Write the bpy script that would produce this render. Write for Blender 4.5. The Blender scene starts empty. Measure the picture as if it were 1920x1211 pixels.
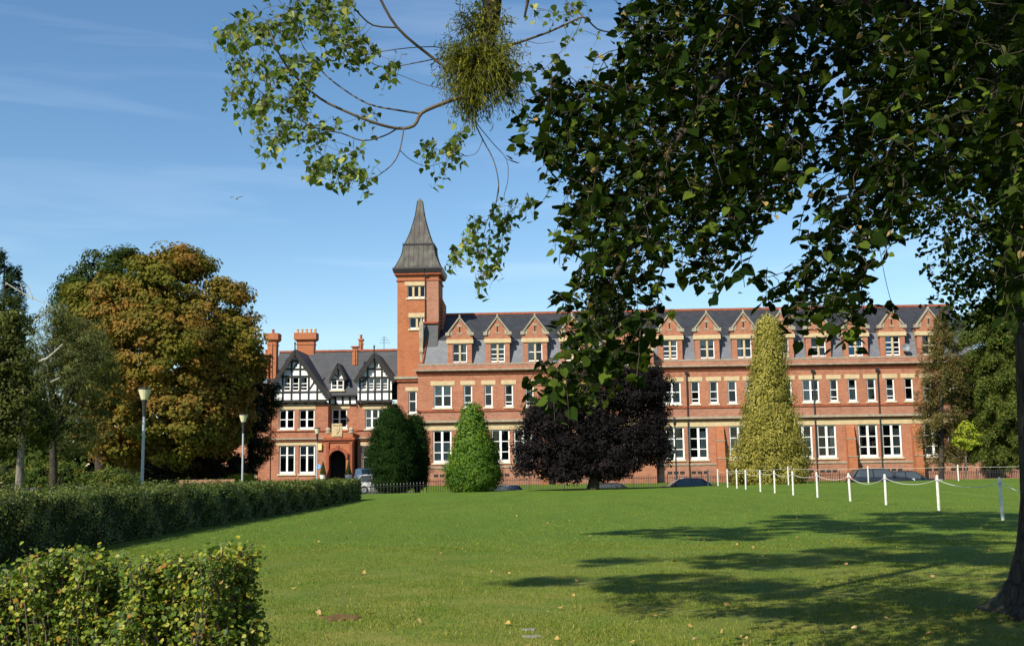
import bpy, math, random
import numpy as np
from mathutils import Vector, Matrix
random.seed(7); RNG = np.random.default_rng(11)
D = bpy.data; SC = bpy.context.scene; COL = SC.collection
PI = math.pi
# ------------------------------------------------------------------ camera, sky, sun, exposure
FPX = 2100.0; CAMZ = 1.6; HOR = 269.5; ROLL = 0.013
_p = math.atan(HOR/FPX)
cF = Vector((0, math.cos(_p), math.sin(_p))); r0 = Vector((1, 0, 0)); u0 = r0.cross(cF)
cR = r0*math.cos(ROLL) - u0*math.sin(ROLL); cU = u0*math.cos(ROLL) + r0*math.sin(ROLL)
cam = D.cameras.new('camera'); camo = D.objects.new('camera', cam); COL.objects.link(camo)
M = Matrix((cR, cU, -cF)).transposed().to_4x4(); M.translation = Vector((0, 0, CAMZ))
camo.matrix_world = M
cam.sensor_width = 36; cam.lens = 36*FPX/1920; cam.clip_start = 0.1; cam.clip_end = 6000
SC.camera = camo
SUN_AZ, SUN_EL = 36.0, 39.0          # degrees left of straight behind the camera, height
a, e = math.radians(SUN_AZ), math.radians(SUN_EL)
SUND = Vector((-math.sin(a)*math.cos(e), -math.cos(a)*math.cos(e), math.sin(e)))   # towards the sun
w = D.worlds.new('World'); SC.world = w; w.use_nodes = True
nt = w.node_tree; nt.nodes.clear()
def wn(t, **k):
    n = nt.nodes.new(t)
    for a_, b_ in k.items(): setattr(n, a_, b_)
    return n
sky = wn('ShaderNodeTexSky', sky_type='NISHITA', sun_disc=False)
sky.sun_elevation = e; sky.sun_rotation = math.atan2(SUND.x, SUND.y)
sky.altitude = 100; sky.air_density = 1.0; sky.dust_density = 0.1; sky.ozone_density = 1.6
tc = wn('ShaderNodeTexCoord'); mp = wn('ShaderNodeMapping'); mp.inputs['Scale'].default_value = (1.3, 1.3, 13.0)
mp.inputs['Rotation'].default_value = (0.05, 0.10, 0)
ns = wn('ShaderNodeTexNoise'); ns.inputs['Scale'].default_value = 1.7; ns.inputs['Detail'].default_value = 6; ns.inputs['Distortion'].default_value = 0.5
rp = wn('ShaderNodeValToRGB'); rp.color_ramp.elements[0].position = 0.50; rp.color_ramp.elements[1].position = 0.85
rp.color_ramp.elements[1].color = (0.20, 0.20, 0.20, 1)
mx = wn('ShaderNodeMixRGB'); mx.inputs[2].default_value = (8.5, 9.2, 10.5, 1)
bg = wn('ShaderNodeBackground'); bg.inputs['Strength'].default_value = 0.10
ow = wn('ShaderNodeOutputWorld'); L = nt.links.new
hs = wn('ShaderNodeHueSaturation'); hs.inputs['Saturation'].default_value = 1.18; hs.inputs['Hue'].default_value = 0.498
L(tc.outputs['Generated'], mp.inputs[0]); L(mp.outputs[0], ns.inputs[0]); L(ns.outputs[0], rp.inputs[0])
L(sky.outputs[0], hs.inputs['Color'])
L(rp.outputs[0], mx.inputs[0]); L(hs.outputs[0], mx.inputs[1]); L(mx.outputs[0], bg.inputs[0]); L(bg.outputs[0], ow.inputs[0])
sl = D.lights.new('sun', 'SUN'); sl.energy = 5.0; sl.angle = math.radians(0.5); sl.color = (1.0, 0.93, 0.80)
so = D.objects.new('sun', sl); COL.objects.link(so); so.rotation_euler = SUND.to_track_quat('Z', 'Y').to_euler(); so.location = (-30, -30, 60)
SC.view_settings.view_transform = 'Standard'; SC.view_settings.look = 'None'
SC.view_settings.exposure = 0.55; SC.view_settings.gamma = 1.0
SC.render.engine = 'CYCLES'
try:
    SC.cycles.max_bounces = 6; SC.cycles.transparent_max_bounces = 8; SC.cycles.diffuse_bounces = 2
except Exception: pass

def ray(px, py): return cF + cR*((px-960)/FPX) - cU*((py-605.5)/FPX)
def P(px, py, Y):
    d = ray(px, py); t = Y/d.y
    return Vector((d.x*t, Y, CAMZ + d.z*t))
def sm(x, a_, b_):
    t = min(1, max(0, (x-a_)/(b_-a_))); return t*t*(3-2*t)
def lawn_z(x, y):
    return 0.0105*min(45, max(-30, x))*sm(y, 28, 76) + 0.03*math.sin(x*.21+1)*math.sin(y*.17)*sm(y, 6, 20)
def road_z(x): return -1.15 + 0.026*min(34, max(-6, x))
def gz(x, y):
    if y < 78.2: return lawn_z(x, y)
    if y < 80: return lawn_z(x, 78) + (road_z(x)-lawn_z(x, 78))*sm(y, 78.2, 80)
    if y < 86: return road_z(x)
    fz = -0.46 + 0.008*min(40, max(-30, x))
    return fz + (0.0-fz)*sm(y, 88, 98)
def PG(px, py):          # the point of the lawn seen at a pixel
    d = ray(px, py); Y = 30.0
    z = 0
    for _ in range(30):
        t = (z-CAMZ)/d.z; x, y = d.x*t, d.y*t; z = lawn_z(x, min(y, 78))
    return Vector((x, y, z))

# ------------------------------------------------------------------ materials
MATS = {}
class N:
    def __init__(s, name, rough=0.8, spec=0.3):
        s.m = D.materials.new(name); s.m.use_nodes = True; s.t = s.m.node_tree; s.b = s.t.nodes['Principled BSDF']
        s.b.inputs['Roughness'].default_value = rough
        s.b.inputs['Specular IOR Level'].default_value = spec; MATS[name] = s.m
    def n(s, t, **k):
        n = s.t.nodes.new(t)
        for a_, b_ in k.items():
            if a_.startswith('_'): n.inputs[a_[1:]].default_value = b_
            else: setattr(n, a_, b_)
        return n
    def l(s, a_, b_): s.t.links.new(a_, b_)
    def coord(s, kind='Object', scale=(1, 1, 1), rot=(0, 0, 0)):
        c = s.n('ShaderNodeTexCoord'); m = s.n('ShaderNodeMapping'); m.inputs['Scale'].default_value = scale; m.inputs['Rotation'].default_value = rot
        s.l(c.outputs[kind], m.inputs[0]); return m.outputs[0]
    def noise(s, sc, co=None, det=5, rough=.55):
        n = s.n('ShaderNodeTexNoise'); n.inputs['Scale'].default_value = sc; n.inputs['Detail'].default_value = det; n.inputs['Roughness'].default_value = rough
        if co is not None: s.l(co, n.inputs['Vector'])
        return n.outputs['Fac']
    def ramp(s, fac, stops):
        r = s.n('ShaderNodeValToRGB'); cr = r.color_ramp
        while len(cr.elements) < len(stops): cr.elements.new(0.5)
        for el, (p_, c_) in zip(cr.elements, stops):
            el.position = p_; el.color = tuple(c_)+(1,) if len(c_) == 3 else c_
        s.l(fac, r.inputs[0]); return r.outputs[0]
    def mix(s, f, a_, b_, mode='MIX'):
        m = s.n('ShaderNodeMixRGB', blend_type=mode)
        for i, v in enumerate((f, a_, b_)):
            if isinstance(v, (int, float)): m.inputs[i].default_value = v
            elif isinstance(v, tuple): m.inputs[i].default_value = v+(1,) if len(v) == 3 else v
            else: s.l(v, m.inputs[i])
        return m.outputs[0]
    def col(s, c_):
        if isinstance(c_, tuple): s.b.inputs['Base Color'].default_value = c_+(1,)
        else: s.l(c_, s.b.inputs['Base Color'])
        return s
    def bump(s, h, st=.3, dist=.05):
        b = s.n('ShaderNodeBump'); b.inputs['Strength'].default_value = st; b.inputs['Distance'].default_value = dist
        s.l(h, b.inputs['Height']); s.l(b.outputs[0], s.b.inputs['Normal']); return s

def plain(name, c, rough=.7, spec=.3, var=.18, sc=6, metal=0):
    m = N(name, rough, spec); co = m.coord()
    f = m.noise(sc, co)
    m.col(m.ramp(f, [(.25, tuple(x*(1-var) for x in c)), (.75, tuple(min(1, x*(1+var)) for x in c))]))
    m.b.inputs['Metallic'].default_value = metal
    return m.m
def wallcoord(m):        # (along the wall, height) for axis-aligned walls in the building's own frame
    c = m.n('ShaderNodeTexCoord'); sp = m.n('ShaderNodeSeparateXYZ'); m.l(c.outputs['Object'], sp.inputs[0])
    sn = m.n('ShaderNodeSeparateXYZ'); m.l(c.outputs['Normal'], sn.inputs[0])
    ab = m.n('ShaderNodeMath', operation='ABSOLUTE'); m.l(sn.outputs[0], ab.inputs[0])
    gt = m.n('ShaderNodeMath', operation='GREATER_THAN'); gt.inputs[1].default_value = .7; m.l(ab.outputs[0], gt.inputs[0])
    mi = m.n('ShaderNodeMix'); m.l(gt.outputs[0], mi.inputs[0]); m.l(sp.outputs[0], mi.inputs[2]); m.l(sp.outputs[1], mi.inputs[3])
    cb = m.n('ShaderNodeCombineXYZ'); m.l(mi.outputs[0], cb.inputs[0]); m.l(sp.outputs[2], cb.inputs[1])
    return cb.outputs[0], c.outputs['Object']
def brick(name, c1, c2, mortar, dirt=.35):
    m = N(name, .9, .15); wc, oc = wallcoord(m)
    b = m.n('ShaderNodeTexBrick'); b.inputs['Scale'].default_value = 1; b.inputs['Brick Width'].default_value = .225; b.inputs['Row Height'].default_value = .075
    b.inputs['Mortar Size'].default_value = .007; b.inputs['Color1'].default_value = c1+(1,); b.inputs['Color2'].default_value = c2+(1,); b.inputs['Mortar'].default_value = mortar+(1,)
    m.l(wc, b.inputs['Vector'])
    mpn = m.n('ShaderNodeMapping'); mpn.inputs['Scale'].default_value = (1, 2.6, 1); m.l(wc, mpn.inputs[0])
    n1 = m.noise(1.3, mpn.outputs[0], 7, .68); n2 = m.noise(9, mpn.outputs[0], 3)
    dk = tuple(x*.45+.01 for x in c1)
    x = m.mix(m.ramp(n1, [(.45, (0, 0, 0)), (.80, (dirt, dirt, dirt))]), b.outputs[0], dk)
    x = m.mix(m.ramp(n2, [(.3, (.25,)*3), (.7, (0, 0, 0))]), x, tuple(min(1, v*1.5+.03) for v in c2))
    # individual burnt headers
    v = m.n('ShaderNodeTexVoronoi'); v.inputs['Scale'].default_value = 1
    mv = m.n('ShaderNodeMapping'); mv.inputs['Scale'].default_value = (3.3, 9, 1); m.l(wc, mv.inputs[0]); m.l(mv.outputs[0], v.inputs['Vector'])
    x = m.mix(m.ramp(v.outputs['Color'], [(.60, (0, 0, 0)), (.95, (.35,)*3)]), x, dk)
    ms_ = m.n('ShaderNodeMapping'); ms_.inputs['Scale'].default_value = (1.6, .16, 1); m.l(wc, ms_.inputs[0]); n9 = m.noise(1.0, ms_.outputs[0], 5, .7)
    x = m.mix(m.ramp(n9, [(.52, (0,)*3), (.72, (.38,)*3)]), x, (.085, .055, .042)); n8 = m.noise(.35, wc, 2); x = m.mix(m.ramp(n8, [(.42, (0,)*3), (.62, (.22,)*3)]), x, tuple(min(1, v*1.25+.03) for v in c2))
    m.col(x); m.bump(b.outputs['Fac'], -.25, .01)
    return m.m
M_brick = brick('brick_red', (.275, .086, .043), (.36, .145, .080), (.32, .225, .155), .65)
M_brick2 = brick('brick_orange', (.31, .092, .036), (.37, .125, .052), (.33, .19, .11), .45)
M_brickd = brick('brick_weathered', (.27, .10, .058), (.34, .155, .095), (.30, .23, .18), .7)
M_terra = plain('terracotta', (.28, .080, .040), .8, .2, .3, 3)
M_stone = plain('cream_stone', (.49, .38, .22), .85, .2, .16, 2.5)
M_stoneg = plain('grey_stone', (.30, .26, .19), .9, .2, .3, 3)
def slate(name, c, contrast):
    m = N(name, .55, .4); co = m.coord()
    sp = m.n('ShaderNodeSeparateXYZ'); m.l(co, sp.inputs[0]); cb = m.n('ShaderNodeCombineXYZ'); m.l(sp.outputs[0], cb.inputs[0]); m.l(sp.outputs[2], cb.inputs[1])
    b = m.n('ShaderNodeTexBrick'); b.inputs['Scale'].default_value = 1; b.inputs['Brick Width'].default_value = .42; b.inputs['Row Height'].default_value = .22; b.inputs['Mortar Size'].default_value = .012
    lo = tuple(x*(1-contrast) for x in c); hi = tuple(x*(1+contrast) for x in c)
    b.inputs['Color1'].default_value = lo+(1,); b.inputs['Color2'].default_value = hi+(1,); b.inputs['Mortar'].default_value = tuple(x*.55 for x in c)+(1,)
    m.l(cb.outputs[0], b.inputs['Vector']); n1 = m.noise(.8, co, 6, .65)
    m.col(m.mix(m.ramp(n1, [(.35, (0,)*3), (.7, (.6,)*3)]), b.outputs[0], tuple(x*.7 for x in c)))
    m.bump(b.outputs['Fac'], -.4, .01); return m.m
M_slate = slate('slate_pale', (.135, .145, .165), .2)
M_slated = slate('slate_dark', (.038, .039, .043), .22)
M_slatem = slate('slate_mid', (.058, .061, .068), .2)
M_white = plain('white_paint', (.80, .79, .76), .45, .4, .05)
M_render = plain('white_plaster', (.80, .79, .76), .8, .2, .06, 3)
M_black = plain('black_timber', (.018, .017, .016), .6, .3, .3)
M_iron = plain('black_iron', (.02, .02, .022), .5, .4, .3)
M_lead = plain('lead_sheet', (.22, .23, .25), .5, .4, .2)
M_grey = plain('galvanised_steel', (.33, .37, .42), .5, .5, .15, 8)
M_sill = plain('stone_sill', (.55, .47, .33), .8, .2, .2)
M_curt = plain('net_curtain', (.62, .60, .54), .9, .1, .12, 9)
M_blind = plain('grey_blind', (.38, .39, .37), .9, .1, .05)
M_blue = plain('blue_blind', (.22, .55, .75), .9, .1, .05)
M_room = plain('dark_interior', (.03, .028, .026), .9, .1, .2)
M_orange = plain('orange_cupboard', (.45, .14, .04), .8)
M_shirt = plain('pink_cloth', (.6, .32, .28), .9)
M_pot = plain('white_pot', (.7, .68, .62), .6)
M_pale = plain('pale_stone', (.5, .48, .42), .9, .2, .3)
def glassm():
    m = N('window_glass', .03, .5); t = m.t
    tr = m.n('ShaderNodeBsdfTransparent'); tr.inputs[0].default_value = (.80, .83, .84, 1)
    gl = m.n('ShaderNodeBsdfGlossy'); gl.inputs['Roughness'].default_value = .04; gl.inputs[0].default_value = (.9, .95, 1, 1)
    co = m.coord(); nz = m.noise(.7, co, 1); b = m.n('ShaderNodeBump'); b.inputs['Strength'].default_value = .12; b.inputs['Distance'].default_value = .1; m.l(nz, b.inputs['Height']); m.l(b.outputs[0], gl.inputs['Normal'])
    mxs = m.n('ShaderNodeMixShader'); lw = m.n('ShaderNodeFresnel'); lw.inputs[0].default_value = 1.5
    m.l(lw.outputs[0], mxs.inputs[0]); m.l(tr.outputs[0], mxs.inputs[1]); m.l(gl.outputs[0], mxs.inputs[2])
    m.l(mxs.outputs[0], t.nodes['Material Output'].inputs[0]); return m.m
M_glass = glassm()
def copper():
    m = N('copper_patina', .6, .3); co = m.coord(scale=(1, 1, .22)); c2 = m.coord()
    n1 = m.noise(2.6, co, 6, .7); n2 = m.noise(1.1, c2, 4)
    x = m.ramp(n1, [(.30, (.034, .030, .029)), (.55, (.072, .062, .056)), (.70, (.10, .11, .090)), (.85, (.17, .24, .20))])
    x = m.mix(m.ramp(n2, [(.45, (0,)*3), (.75, (.4,)*3)]), x, (.15, .17, .12))
    m.col(x); m.b.inputs['Metallic'].default_value = .15; return m.m
M_copper = copper()
def leafmat(name, stops, trans=.28, rough=.7, spec=.12, noise=.0, patch=None):
    m = N(name, rough, spec)
    at = m.n('ShaderNodeAttribute', attribute_name='rnd')
    x = m.ramp(at.outputs['Fac'], stops)
    if patch:
        co = m.coord(); f = m.noise(patch[0], co, 3); x = m.mix(m.ramp(f, [(.42, (0,)*3), (.62, (patch[2],)*3)]), x, patch[1])
    m.col(x)
    tl = m.n('ShaderNodeBsdfTranslucent'); mm = m.mix(1.0, x, (1.25, 1.35, .55), 'MULTIPLY'); m.l(mm, tl.inputs[0])
    ms = m.n('ShaderNodeMixShader'); ms.inputs[0].default_value = trans
    m.l(m.b.outputs[0], ms.inputs[1]); m.l(tl.outputs[0], ms.inputs[2]); m.l(ms.outputs[0], m.t.nodes['Material Output'].inputs[0])
    return m.m
def bark(name, c1, c2, sc=5, bumpd=.06):
    m = N(name, .95, .1); co = m.coord(scale=(1, 1, .28)); n1 = m.noise(sc*1.6, co, 8, .7); n2 = m.noise(1.3, m.coord(), 3)
    v = m.n('ShaderNodeTexVoronoi', feature='DISTANCE_TO_EDGE'); v.inputs['Scale'].default_value = sc; m.l(co, v.inputs['Vector'])
    x = m.ramp(n1, [(.3, c1), (.7, c2)]); x = m.mix(m.ramp(v.outputs[0], [(0, (.7,)*3), (.12, (0,)*3)]), x, tuple(i*.35 for i in c1))
    x = m.mix(m.ramp(n2, [(.5, (0,)*3), (.75, (.5,)*3)]), x, (.10, .11, .06))
    m.col(x)
    h = m.mix(.5, v.outputs[0], n1); m.bump(h, .9, bumpd); return m.m
M_bark = bark('bark_brown', (.028, .022, .017), (.085, .068, .052), 11, .04)
M_barkg = bark('bark_grey', (.10, .09, .075), (.25, .22, .18), 6, .02)
M_barkp = bark('bark_pale', (.30, .28, .23), (.50, .47, .40), 7, .01)
M_twig = plain('twig_bark', (.10, .08, .06), .9, .1, .3)
M_twigp = plain('poplar_bark', (.115, .092, .066), .9, .1, .3)

# ------------------------------------------------------------------ mesh helpers
def setp(o, label=None, cat=None, group=None, kind=None):
    if label: o['label'] = label
    if cat: o['category'] = cat
    if group: o['group'] = group
    if kind: o['kind'] = kind
    return o
def thing(name, label, cat, loc, rz=0, group=None):
    o = D.objects.new(name, None); COL.objects.link(o); o.empty_display_size = .3
    o.location = loc; o.rotation_euler = (0, 0, rz); return setp(o, label, cat, group)
def frame_of(o):
    m = Matrix.Identity(4); 
    while o is not None:
        m = Matrix.LocRotScale(o.location, o.rotation_euler, o.scale) @ m; o = o.parent
    return m
def link_mesh(name, V, Fc, mat, parent=None, origin=None, smooth=False, rnd=None):
    """V: (n,3) world coordinates; Fc: list of index tuples, or an (m,k) array"""
    V = np.asarray(V, dtype=np.float64).reshape(-1, 3)
    if parent is not None: Mi = np.array(frame_of(parent).inverted())
    elif origin is not None: Mi = np.array(Matrix.Translation(Vector(origin)).inverted())
    else: Mi = np.eye(4)
    V = V @ Mi[:3, :3].T + Mi[:3, 3]
    me = D.meshes.new(name)
    if isinstance(Fc, np.ndarray):
        m_, k_ = Fc.shape
        me.vertices.add(len(V)); me.vertices.foreach_set('co', V.astype(np.float32).ravel())
        me.loops.add(m_*k_); me.loops.foreach_set('vertex_index', Fc.astype(np.int32).ravel())
        me.polygons.add(m_); me.polygons.foreach_set('loop_start', np.arange(0, m_*k_, k_, dtype=np.int32))
        me.polygons.foreach_set('loop_total', np.full(m_, k_, dtype=np.int32)) if False else None
        me.update(calc_edges=True)
    else:
        me.from_pydata([tuple(v) for v in V], [], Fc); me.update()
    if rnd is not None:
        at = me.attributes.new('rnd', 'FLOAT', 'POINT'); at.data.foreach_set('value', np.asarray(rnd, dtype=np.float32))
    if smooth: me.polygons.foreach_set('use_smooth', [True]*len(me.polygons))
    me.materials.append(mat)
    o = D.objects.new(name, me); COL.objects.link(o)
    if parent is not None: o.parent = parent
    elif origin is not None: o.location = origin
    return o
class MB:
    def __init__(s, tf=None): s.v = []; s.f = []; s.tf = tf
    def add(s, pts, faces):
        n = len(s.v)
        s.v += [tuple(s.tf(*p)) if s.tf else tuple(p) for p in pts]; s.f += [tuple(i+n for i in f) for f in faces]; return s
    def quad(s, a_, b_, c_, d_): return s.add([a_, b_, c_, d_], [(0, 1, 2, 3)])
    def box(s, x0, x1, y0, y1, z0, z1):
        p = [(x, y, z) for z in (z0, z1) for y in (y0, y1) for x in (x0, x1)]
        return s.add(p, [(0, 2, 3, 1), (4, 5, 7, 6), (0, 1, 5, 4), (2, 6, 7, 3), (0, 4, 6, 2), (1, 3, 7, 5)])
    def prism(s, poly, y0, y1):       # poly in (x,z)
        n = len(poly); p = [(x, y0, z) for x, z in poly]+[(x, y1, z) for x, z in poly]
        return s.add(p, [tuple(range(n)), tuple(range(2*n-1, n-1, -1))]+[(i, i+n, (i+1) % n+n, (i+1) % n) for i in range(n)])
    def tube(s, pts, rad, seg=8, cap=True):
        pts = [Vector(p) for p in pts]; n = len(pts); P_ = []
        if not isinstance(rad, (list, tuple)): rad = [rad]*n
        ref = Vector((.31, .77, .55)).normalized(); prev = None
        for i, p in enumerate(pts):
            t = (pts[min(i+1, n-1)]-pts[max(i-1, 0)])
            if t.length < 1e-9: t = Vector((0, 0, 1))
            t.normalize()
            if prev is None:
                a_ = t.cross(ref)
                if a_.length < .1: a_ = t.cross(Vector((1, 0, 0)))
            else: a_ = prev - t*prev.dot(t)
            a_.normalize(); prev = a_; b_ = t.cross(a_)
            for k in range(seg):
                an = 2*PI*k/seg; P_.append(p + (a_*math.cos(an)+b_*math.sin(an))*rad[i])
        fs = [(i*seg+k, i*seg+(k+1) % seg, (i+1)*seg+(k+1) % seg, (i+1)*seg+k) for i in range(n-1) for k in range(seg)]
        if cap: fs += [tuple(range(seg-1, -1, -1)), tuple((n-1)*seg+k for k in range(seg))]
        return s.add(P_, fs)
    def lathe(s, c, prof, seg=16):    # prof (r,z)
        pts = [(c[0]+r*math.cos(2*PI*k/seg), c[1]+r*math.sin(2*PI*k/seg), c[2]+z) for r, z in prof for k in range(seg)]; n = len(prof)
        fs = [(i*seg+k, i*seg+(k+1) % seg, (i+1)*seg+(k+1) % seg, (i+1)*seg+k) for i in range(n-1) for k in range(seg)]
        fs += [tuple(range(seg-1, -1, -1)), tuple((n-1)*seg+k for k in range(seg))]
        return s.add(pts, fs)
    def rings(s, rings):              # list of equal-length point loops
        n = len(rings[0]); m = len(rings); pts = [p for r in rings for p in r]
        fs = [(i*n+k, i*n+(k+1) % n, (i+1)*n+(k+1) % n, (i+1)*n+k) for i in range(m-1) for k in range(n)]
        fs += [tuple(range(n-1, -1, -1)), tuple((m-1)*n+k for k in range(n))]
        return s.add(pts, fs)
    def build(s, name, mat, parent=None, origin=None, smooth=False):
        return link_mesh(name, s.v, s.f, mat, parent, origin, smooth)

# leaves: arrays -> mesh
def rand_unit(n):
    v = RNG.normal(size=(n, 3)); return v/np.linalg.norm(v, axis=1, keepdims=True)
def nrm(v): return v/np.maximum(np.linalg.norm(v, axis=1, keepdims=True), 1e-9)
SHAPES = {
 'diamond': (np.array([[-1, 0, 0], [0, -.5, .12], [1, 0, 0], [0, .5, .12]]), [[0, 1, 2, 3]]),
 'blade':   (np.array([[-1, 0, 0], [-.1, -.2, .05], [1, 0, 0], [-.1, .2, .05]]), [[0, 1, 2, 3]]),
 'heart':   (np.array([[-.72, 0, 0], [-.98, -.30, .06], [-.74, -.70, .16], [-.12, -.82, .22], [.50, -.48, .12], [1.1, 0, -.10], [.50, .48, .12], [-.12, .82, .22], [-.74, .70, .16], [-.98, .30, .06]]), [[0, 1, 2, 3, 4, 5], [5, 6, 7, 8, 9, 0]]),
 'poplar':  (np.array([[-.8, 0, 0], [-.72, -.50, .10], [-.35, -.78, .18], [.15, -.58, .14], [.6, -.22, .05], [1.1, 0, -.05], [.6, .22, .05], [.15, .58, .14], [-.35, .78, .18], [-.72, .50, .10]]), [[0, 1, 2, 3, 4, 5], [5, 6, 7, 8, 9, 0]]),
 'haw':     (np.array([[-.9, 0, 0], [-.35, -.75, .12], [.35, -.55, .1], [1, 0, -.05], [.35, .6, .1], [-.35, .75, .14]]), [[0, 1, 2, 3], [3, 4, 5, 0]]),
 'lobed':   (np.array([[-1, 0, 0], [-.2, -.9, .1], [.1, -.35, .05], [1, 0, 0], [.1, .35, .05], [-.2, .9, .1]]), [[0, 1, 2, 3], [3, 4, 5, 0]]),
}
def leaf_mesh(name, C, Nn, T, S, shape, mat, parent=None, origin=None, rnd=None):
    C = np.asarray(C, float); n = len(C); Nn = nrm(Nn)
    T = nrm(T - Nn*np.sum(T*Nn, axis=1, keepdims=True)); B = np.cross(Nn, T)
    sh, fc = SHAPES[shape]; k = len(sh); S = np.broadcast_to(np.asarray(S, float), (n,))
    cur = RNG.uniform(-.6, 1.6, n)
    V = C[:, None, :] + S[:, None, None]*.5*(sh[None, :, 0, None]*T[:, None, :] + sh[None, :, 1, None]*B[:, None, :] + (sh[None, :, 2, None]*cur[:, None, None])*Nn[:, None, :])
    F_ = (np.arange(n)[:, None, None]*k + np.array(fc)[None]).reshape(-1, len(fc[0]))
    if rnd is None: rnd = LAST[0] if LAST[0] is not None and len(LAST[0]) == n else RNG.random(n)
    LAST[0] = None
    return link_mesh(name, V.reshape(-1, 3), F_, mat, parent, origin, rnd=np.repeat(rnd, k))

# ------------------------------------------------------------------ ground, road, lawn (the setting)
def grass_mat():
    m = N('grass', .9, .15); co = m.coord()
    n1 = m.noise(.16, co, 5, .6); n2 = m.noise(5, co, 6, .7); n3 = m.noise(60, co, 3, .7); n4 = m.noise(.9, co, 5, .65)
    st = m.coord(scale=(.9, .10, 1)); n5 = m.noise(1.2, st, 3)
    x = m.ramp(n1, [(.3, (.090, .168, .012)), (.7, (.128, .220, .018))])
    x = m.mix(m.ramp(n2, [(.35, (.0,)*3), (.75, (.55,)*3)]), x, (.075, .128, .012))
    x = m.mix(m.ramp(n5, [(.45, (0,)*3), (.62, (.42,)*3)]), x, (.060, .120, .012))
    x = m.mix(m.ramp(n3, [(.40, (0,)*3), (.80, (.6,)*3)]), x, (.155, .195, .034))
    n6 = m.noise(21, co, 4, .7); x = m.mix(m.ramp(n6, [(.46, (0,)*3), (.60, (.75,)*3)]), x, (.046, .088, .009)); n7 = m.noise(11, m.coord(rot=(0, 0, 1.1)), 5, .75); x = m.mix(m.ramp(n7, [(.58, (0,)*3), (.70, (.55,)*3)]), x, (.30, .27, .08))
    # worn, yellower turf near the old trees
    sp = m.n('ShaderNodeSeparateXYZ'); m.l(co, sp.inputs[0])
    mr = m.n('ShaderNodeMapRange'); mr.inputs[1].default_value = 26; mr.inputs[2].default_value = 9; m.l(sp.outputs[1], mr.inputs[0])
    mu = m.n('ShaderNodeMath', operation='MULTIPLY'); m.l(mr.outputs[0], mu.inputs[0])
    r4 = m.ramp(n4, [(.33, (.0,)*3), (.66, (1,)*3)]); m.l(r4, mu.inputs[1])
    x = m.mix(mu.outputs[0], x, (.250, .225, .052))
    m.col(x); m.bump(n3, .8, .03); return m.m
M_grass = grass_mat()
M_asph = plain('asphalt', (.055, .055, .058), .9, .2, .25, 8)
M_pave = plain('concrete_paving', (.30, .28, .25), .9, .2, .15, 3)
def sheet(name, xs, ys, zf, mat, off=0, **kw):
    V = [(x, y, zf(x, y)+off) for y in ys for x in xs]; nx = len(xs)
    F_ = [(j*nx+i, j*nx+i+1, (j+1)*nx+i+1, (j+1)*nx+i) for j in range(len(ys)-1) for i in range(nx-1)]
    return setp(link_mesh(name, V, F_, mat, smooth=True), kind='structure', **kw)
xs = list(np.linspace(-70, 70, 71)); 
sheet('lawn', xs, list(np.concatenate([np.linspace(-30, 6, 10), np.linspace(7, 78, 60), [78.3, 78.8, 79.3, 80.0]])), gz, M_grass)
sheet('road', xs, [80.0, 83, 86.0], lambda x, y: road_z(x), M_asph, -.004)
# pavement with its kerb follows the road
kb = MB(); pts = [(x, gz(x, 87)) for x in xs]
for (xa, za), (xb, zb) in zip(pts[:-1], pts[1:]):
    ra, rb = road_z(xa)-.3, road_z(xb)-.3
    kb.add([(xa, 86.0, ra), (xb, 86.0, rb), (xb, 86.0, max(zb, rb+.42)), (xa, 86.0, max(za, ra+.42)), (xa, 88.2, za), (xb, 88.2, zb)], [(0, 1, 2, 3), (3, 2, 5, 4)])
setp(kb.build('pavement', M_pave), kind='structure')
sheet('grass_verge', xs, [88.2, 90, 92, 94, 96, 98, 101, 104], lambda x, y: gz(x, y), M_grass)
sheet('forecourt', list(np.linspace(-30, -7.6, 8)), [87, 92, 98, 103], lambda x, y: gz(x, max(y, 88.2)), M_asph, .012)
g = MB(); g.quad((-3000, -200, -1.9), (3000, -200, -1.9), (3000, 4000, -1.9), (-3000, 4000, -1.9)); setp(g.build('ground', M_grass), kind='structure')
g = MB(); g.box(-70, 70, 104, 140, -1.8, -.02); setp(g.build('building_plot', M_asph), kind='structure')
# painted pitch line
ln = MB(); lp = [PG(1490, 908), PG(1570, 910.5), PG(1660, 914.5), PG(1760, 921.5), PG(1875, 933)]
M_line = plain('pitch_paint', (.46, .52, .34), .9, .1, .3, 9)
for p, q in zip(lp[:-1], lp[1:]):
    ln.quad((p.x, p.y-.09, p.z+.02), (q.x, q.y-.07, q.z+.02), (q.x, q.y+.07, q.z+.02), (p.x, p.y+.09, p.z+.02))
setp(ln.build('pitch_line', M_line), kind='structure')

# ------------------------------------------------------------------ building frame
PHI = math.atan(.042)
Uv = Vector((math.cos(PHI), -math.sin(PHI), 0)); Wv = Vector((-math.sin(PHI), -math.cos(PHI), 0))   # W: out of the wall, to the camera
O = P(1250, 868, 102.4); O.z = 0
def F(u, v, z): return O + Uv*u - Wv*v + Vector((0, 0, z))       # v: depth INTO the building
def BU(px, py, v=0):
    d = ray(px, py); n = Wv; o = O - Wv*v; c = Vector((0, 0, CAMZ))
    t = (o-c).dot(n)/d.dot(n); q = c+d*t
    return (q-O).dot(Uv), q.z
def U(px, v=0, py=760): return BU(px, py, v)[0]
def Z(pts, v=0): return sum(BU(x, y, v)[1] for x, y in pts)/len(pts)
def bthing(name, label, cat, u, v=0, group=None):
    p = F(u, v, 0); return thing(name, label, cat, p, -PHI, group)

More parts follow.
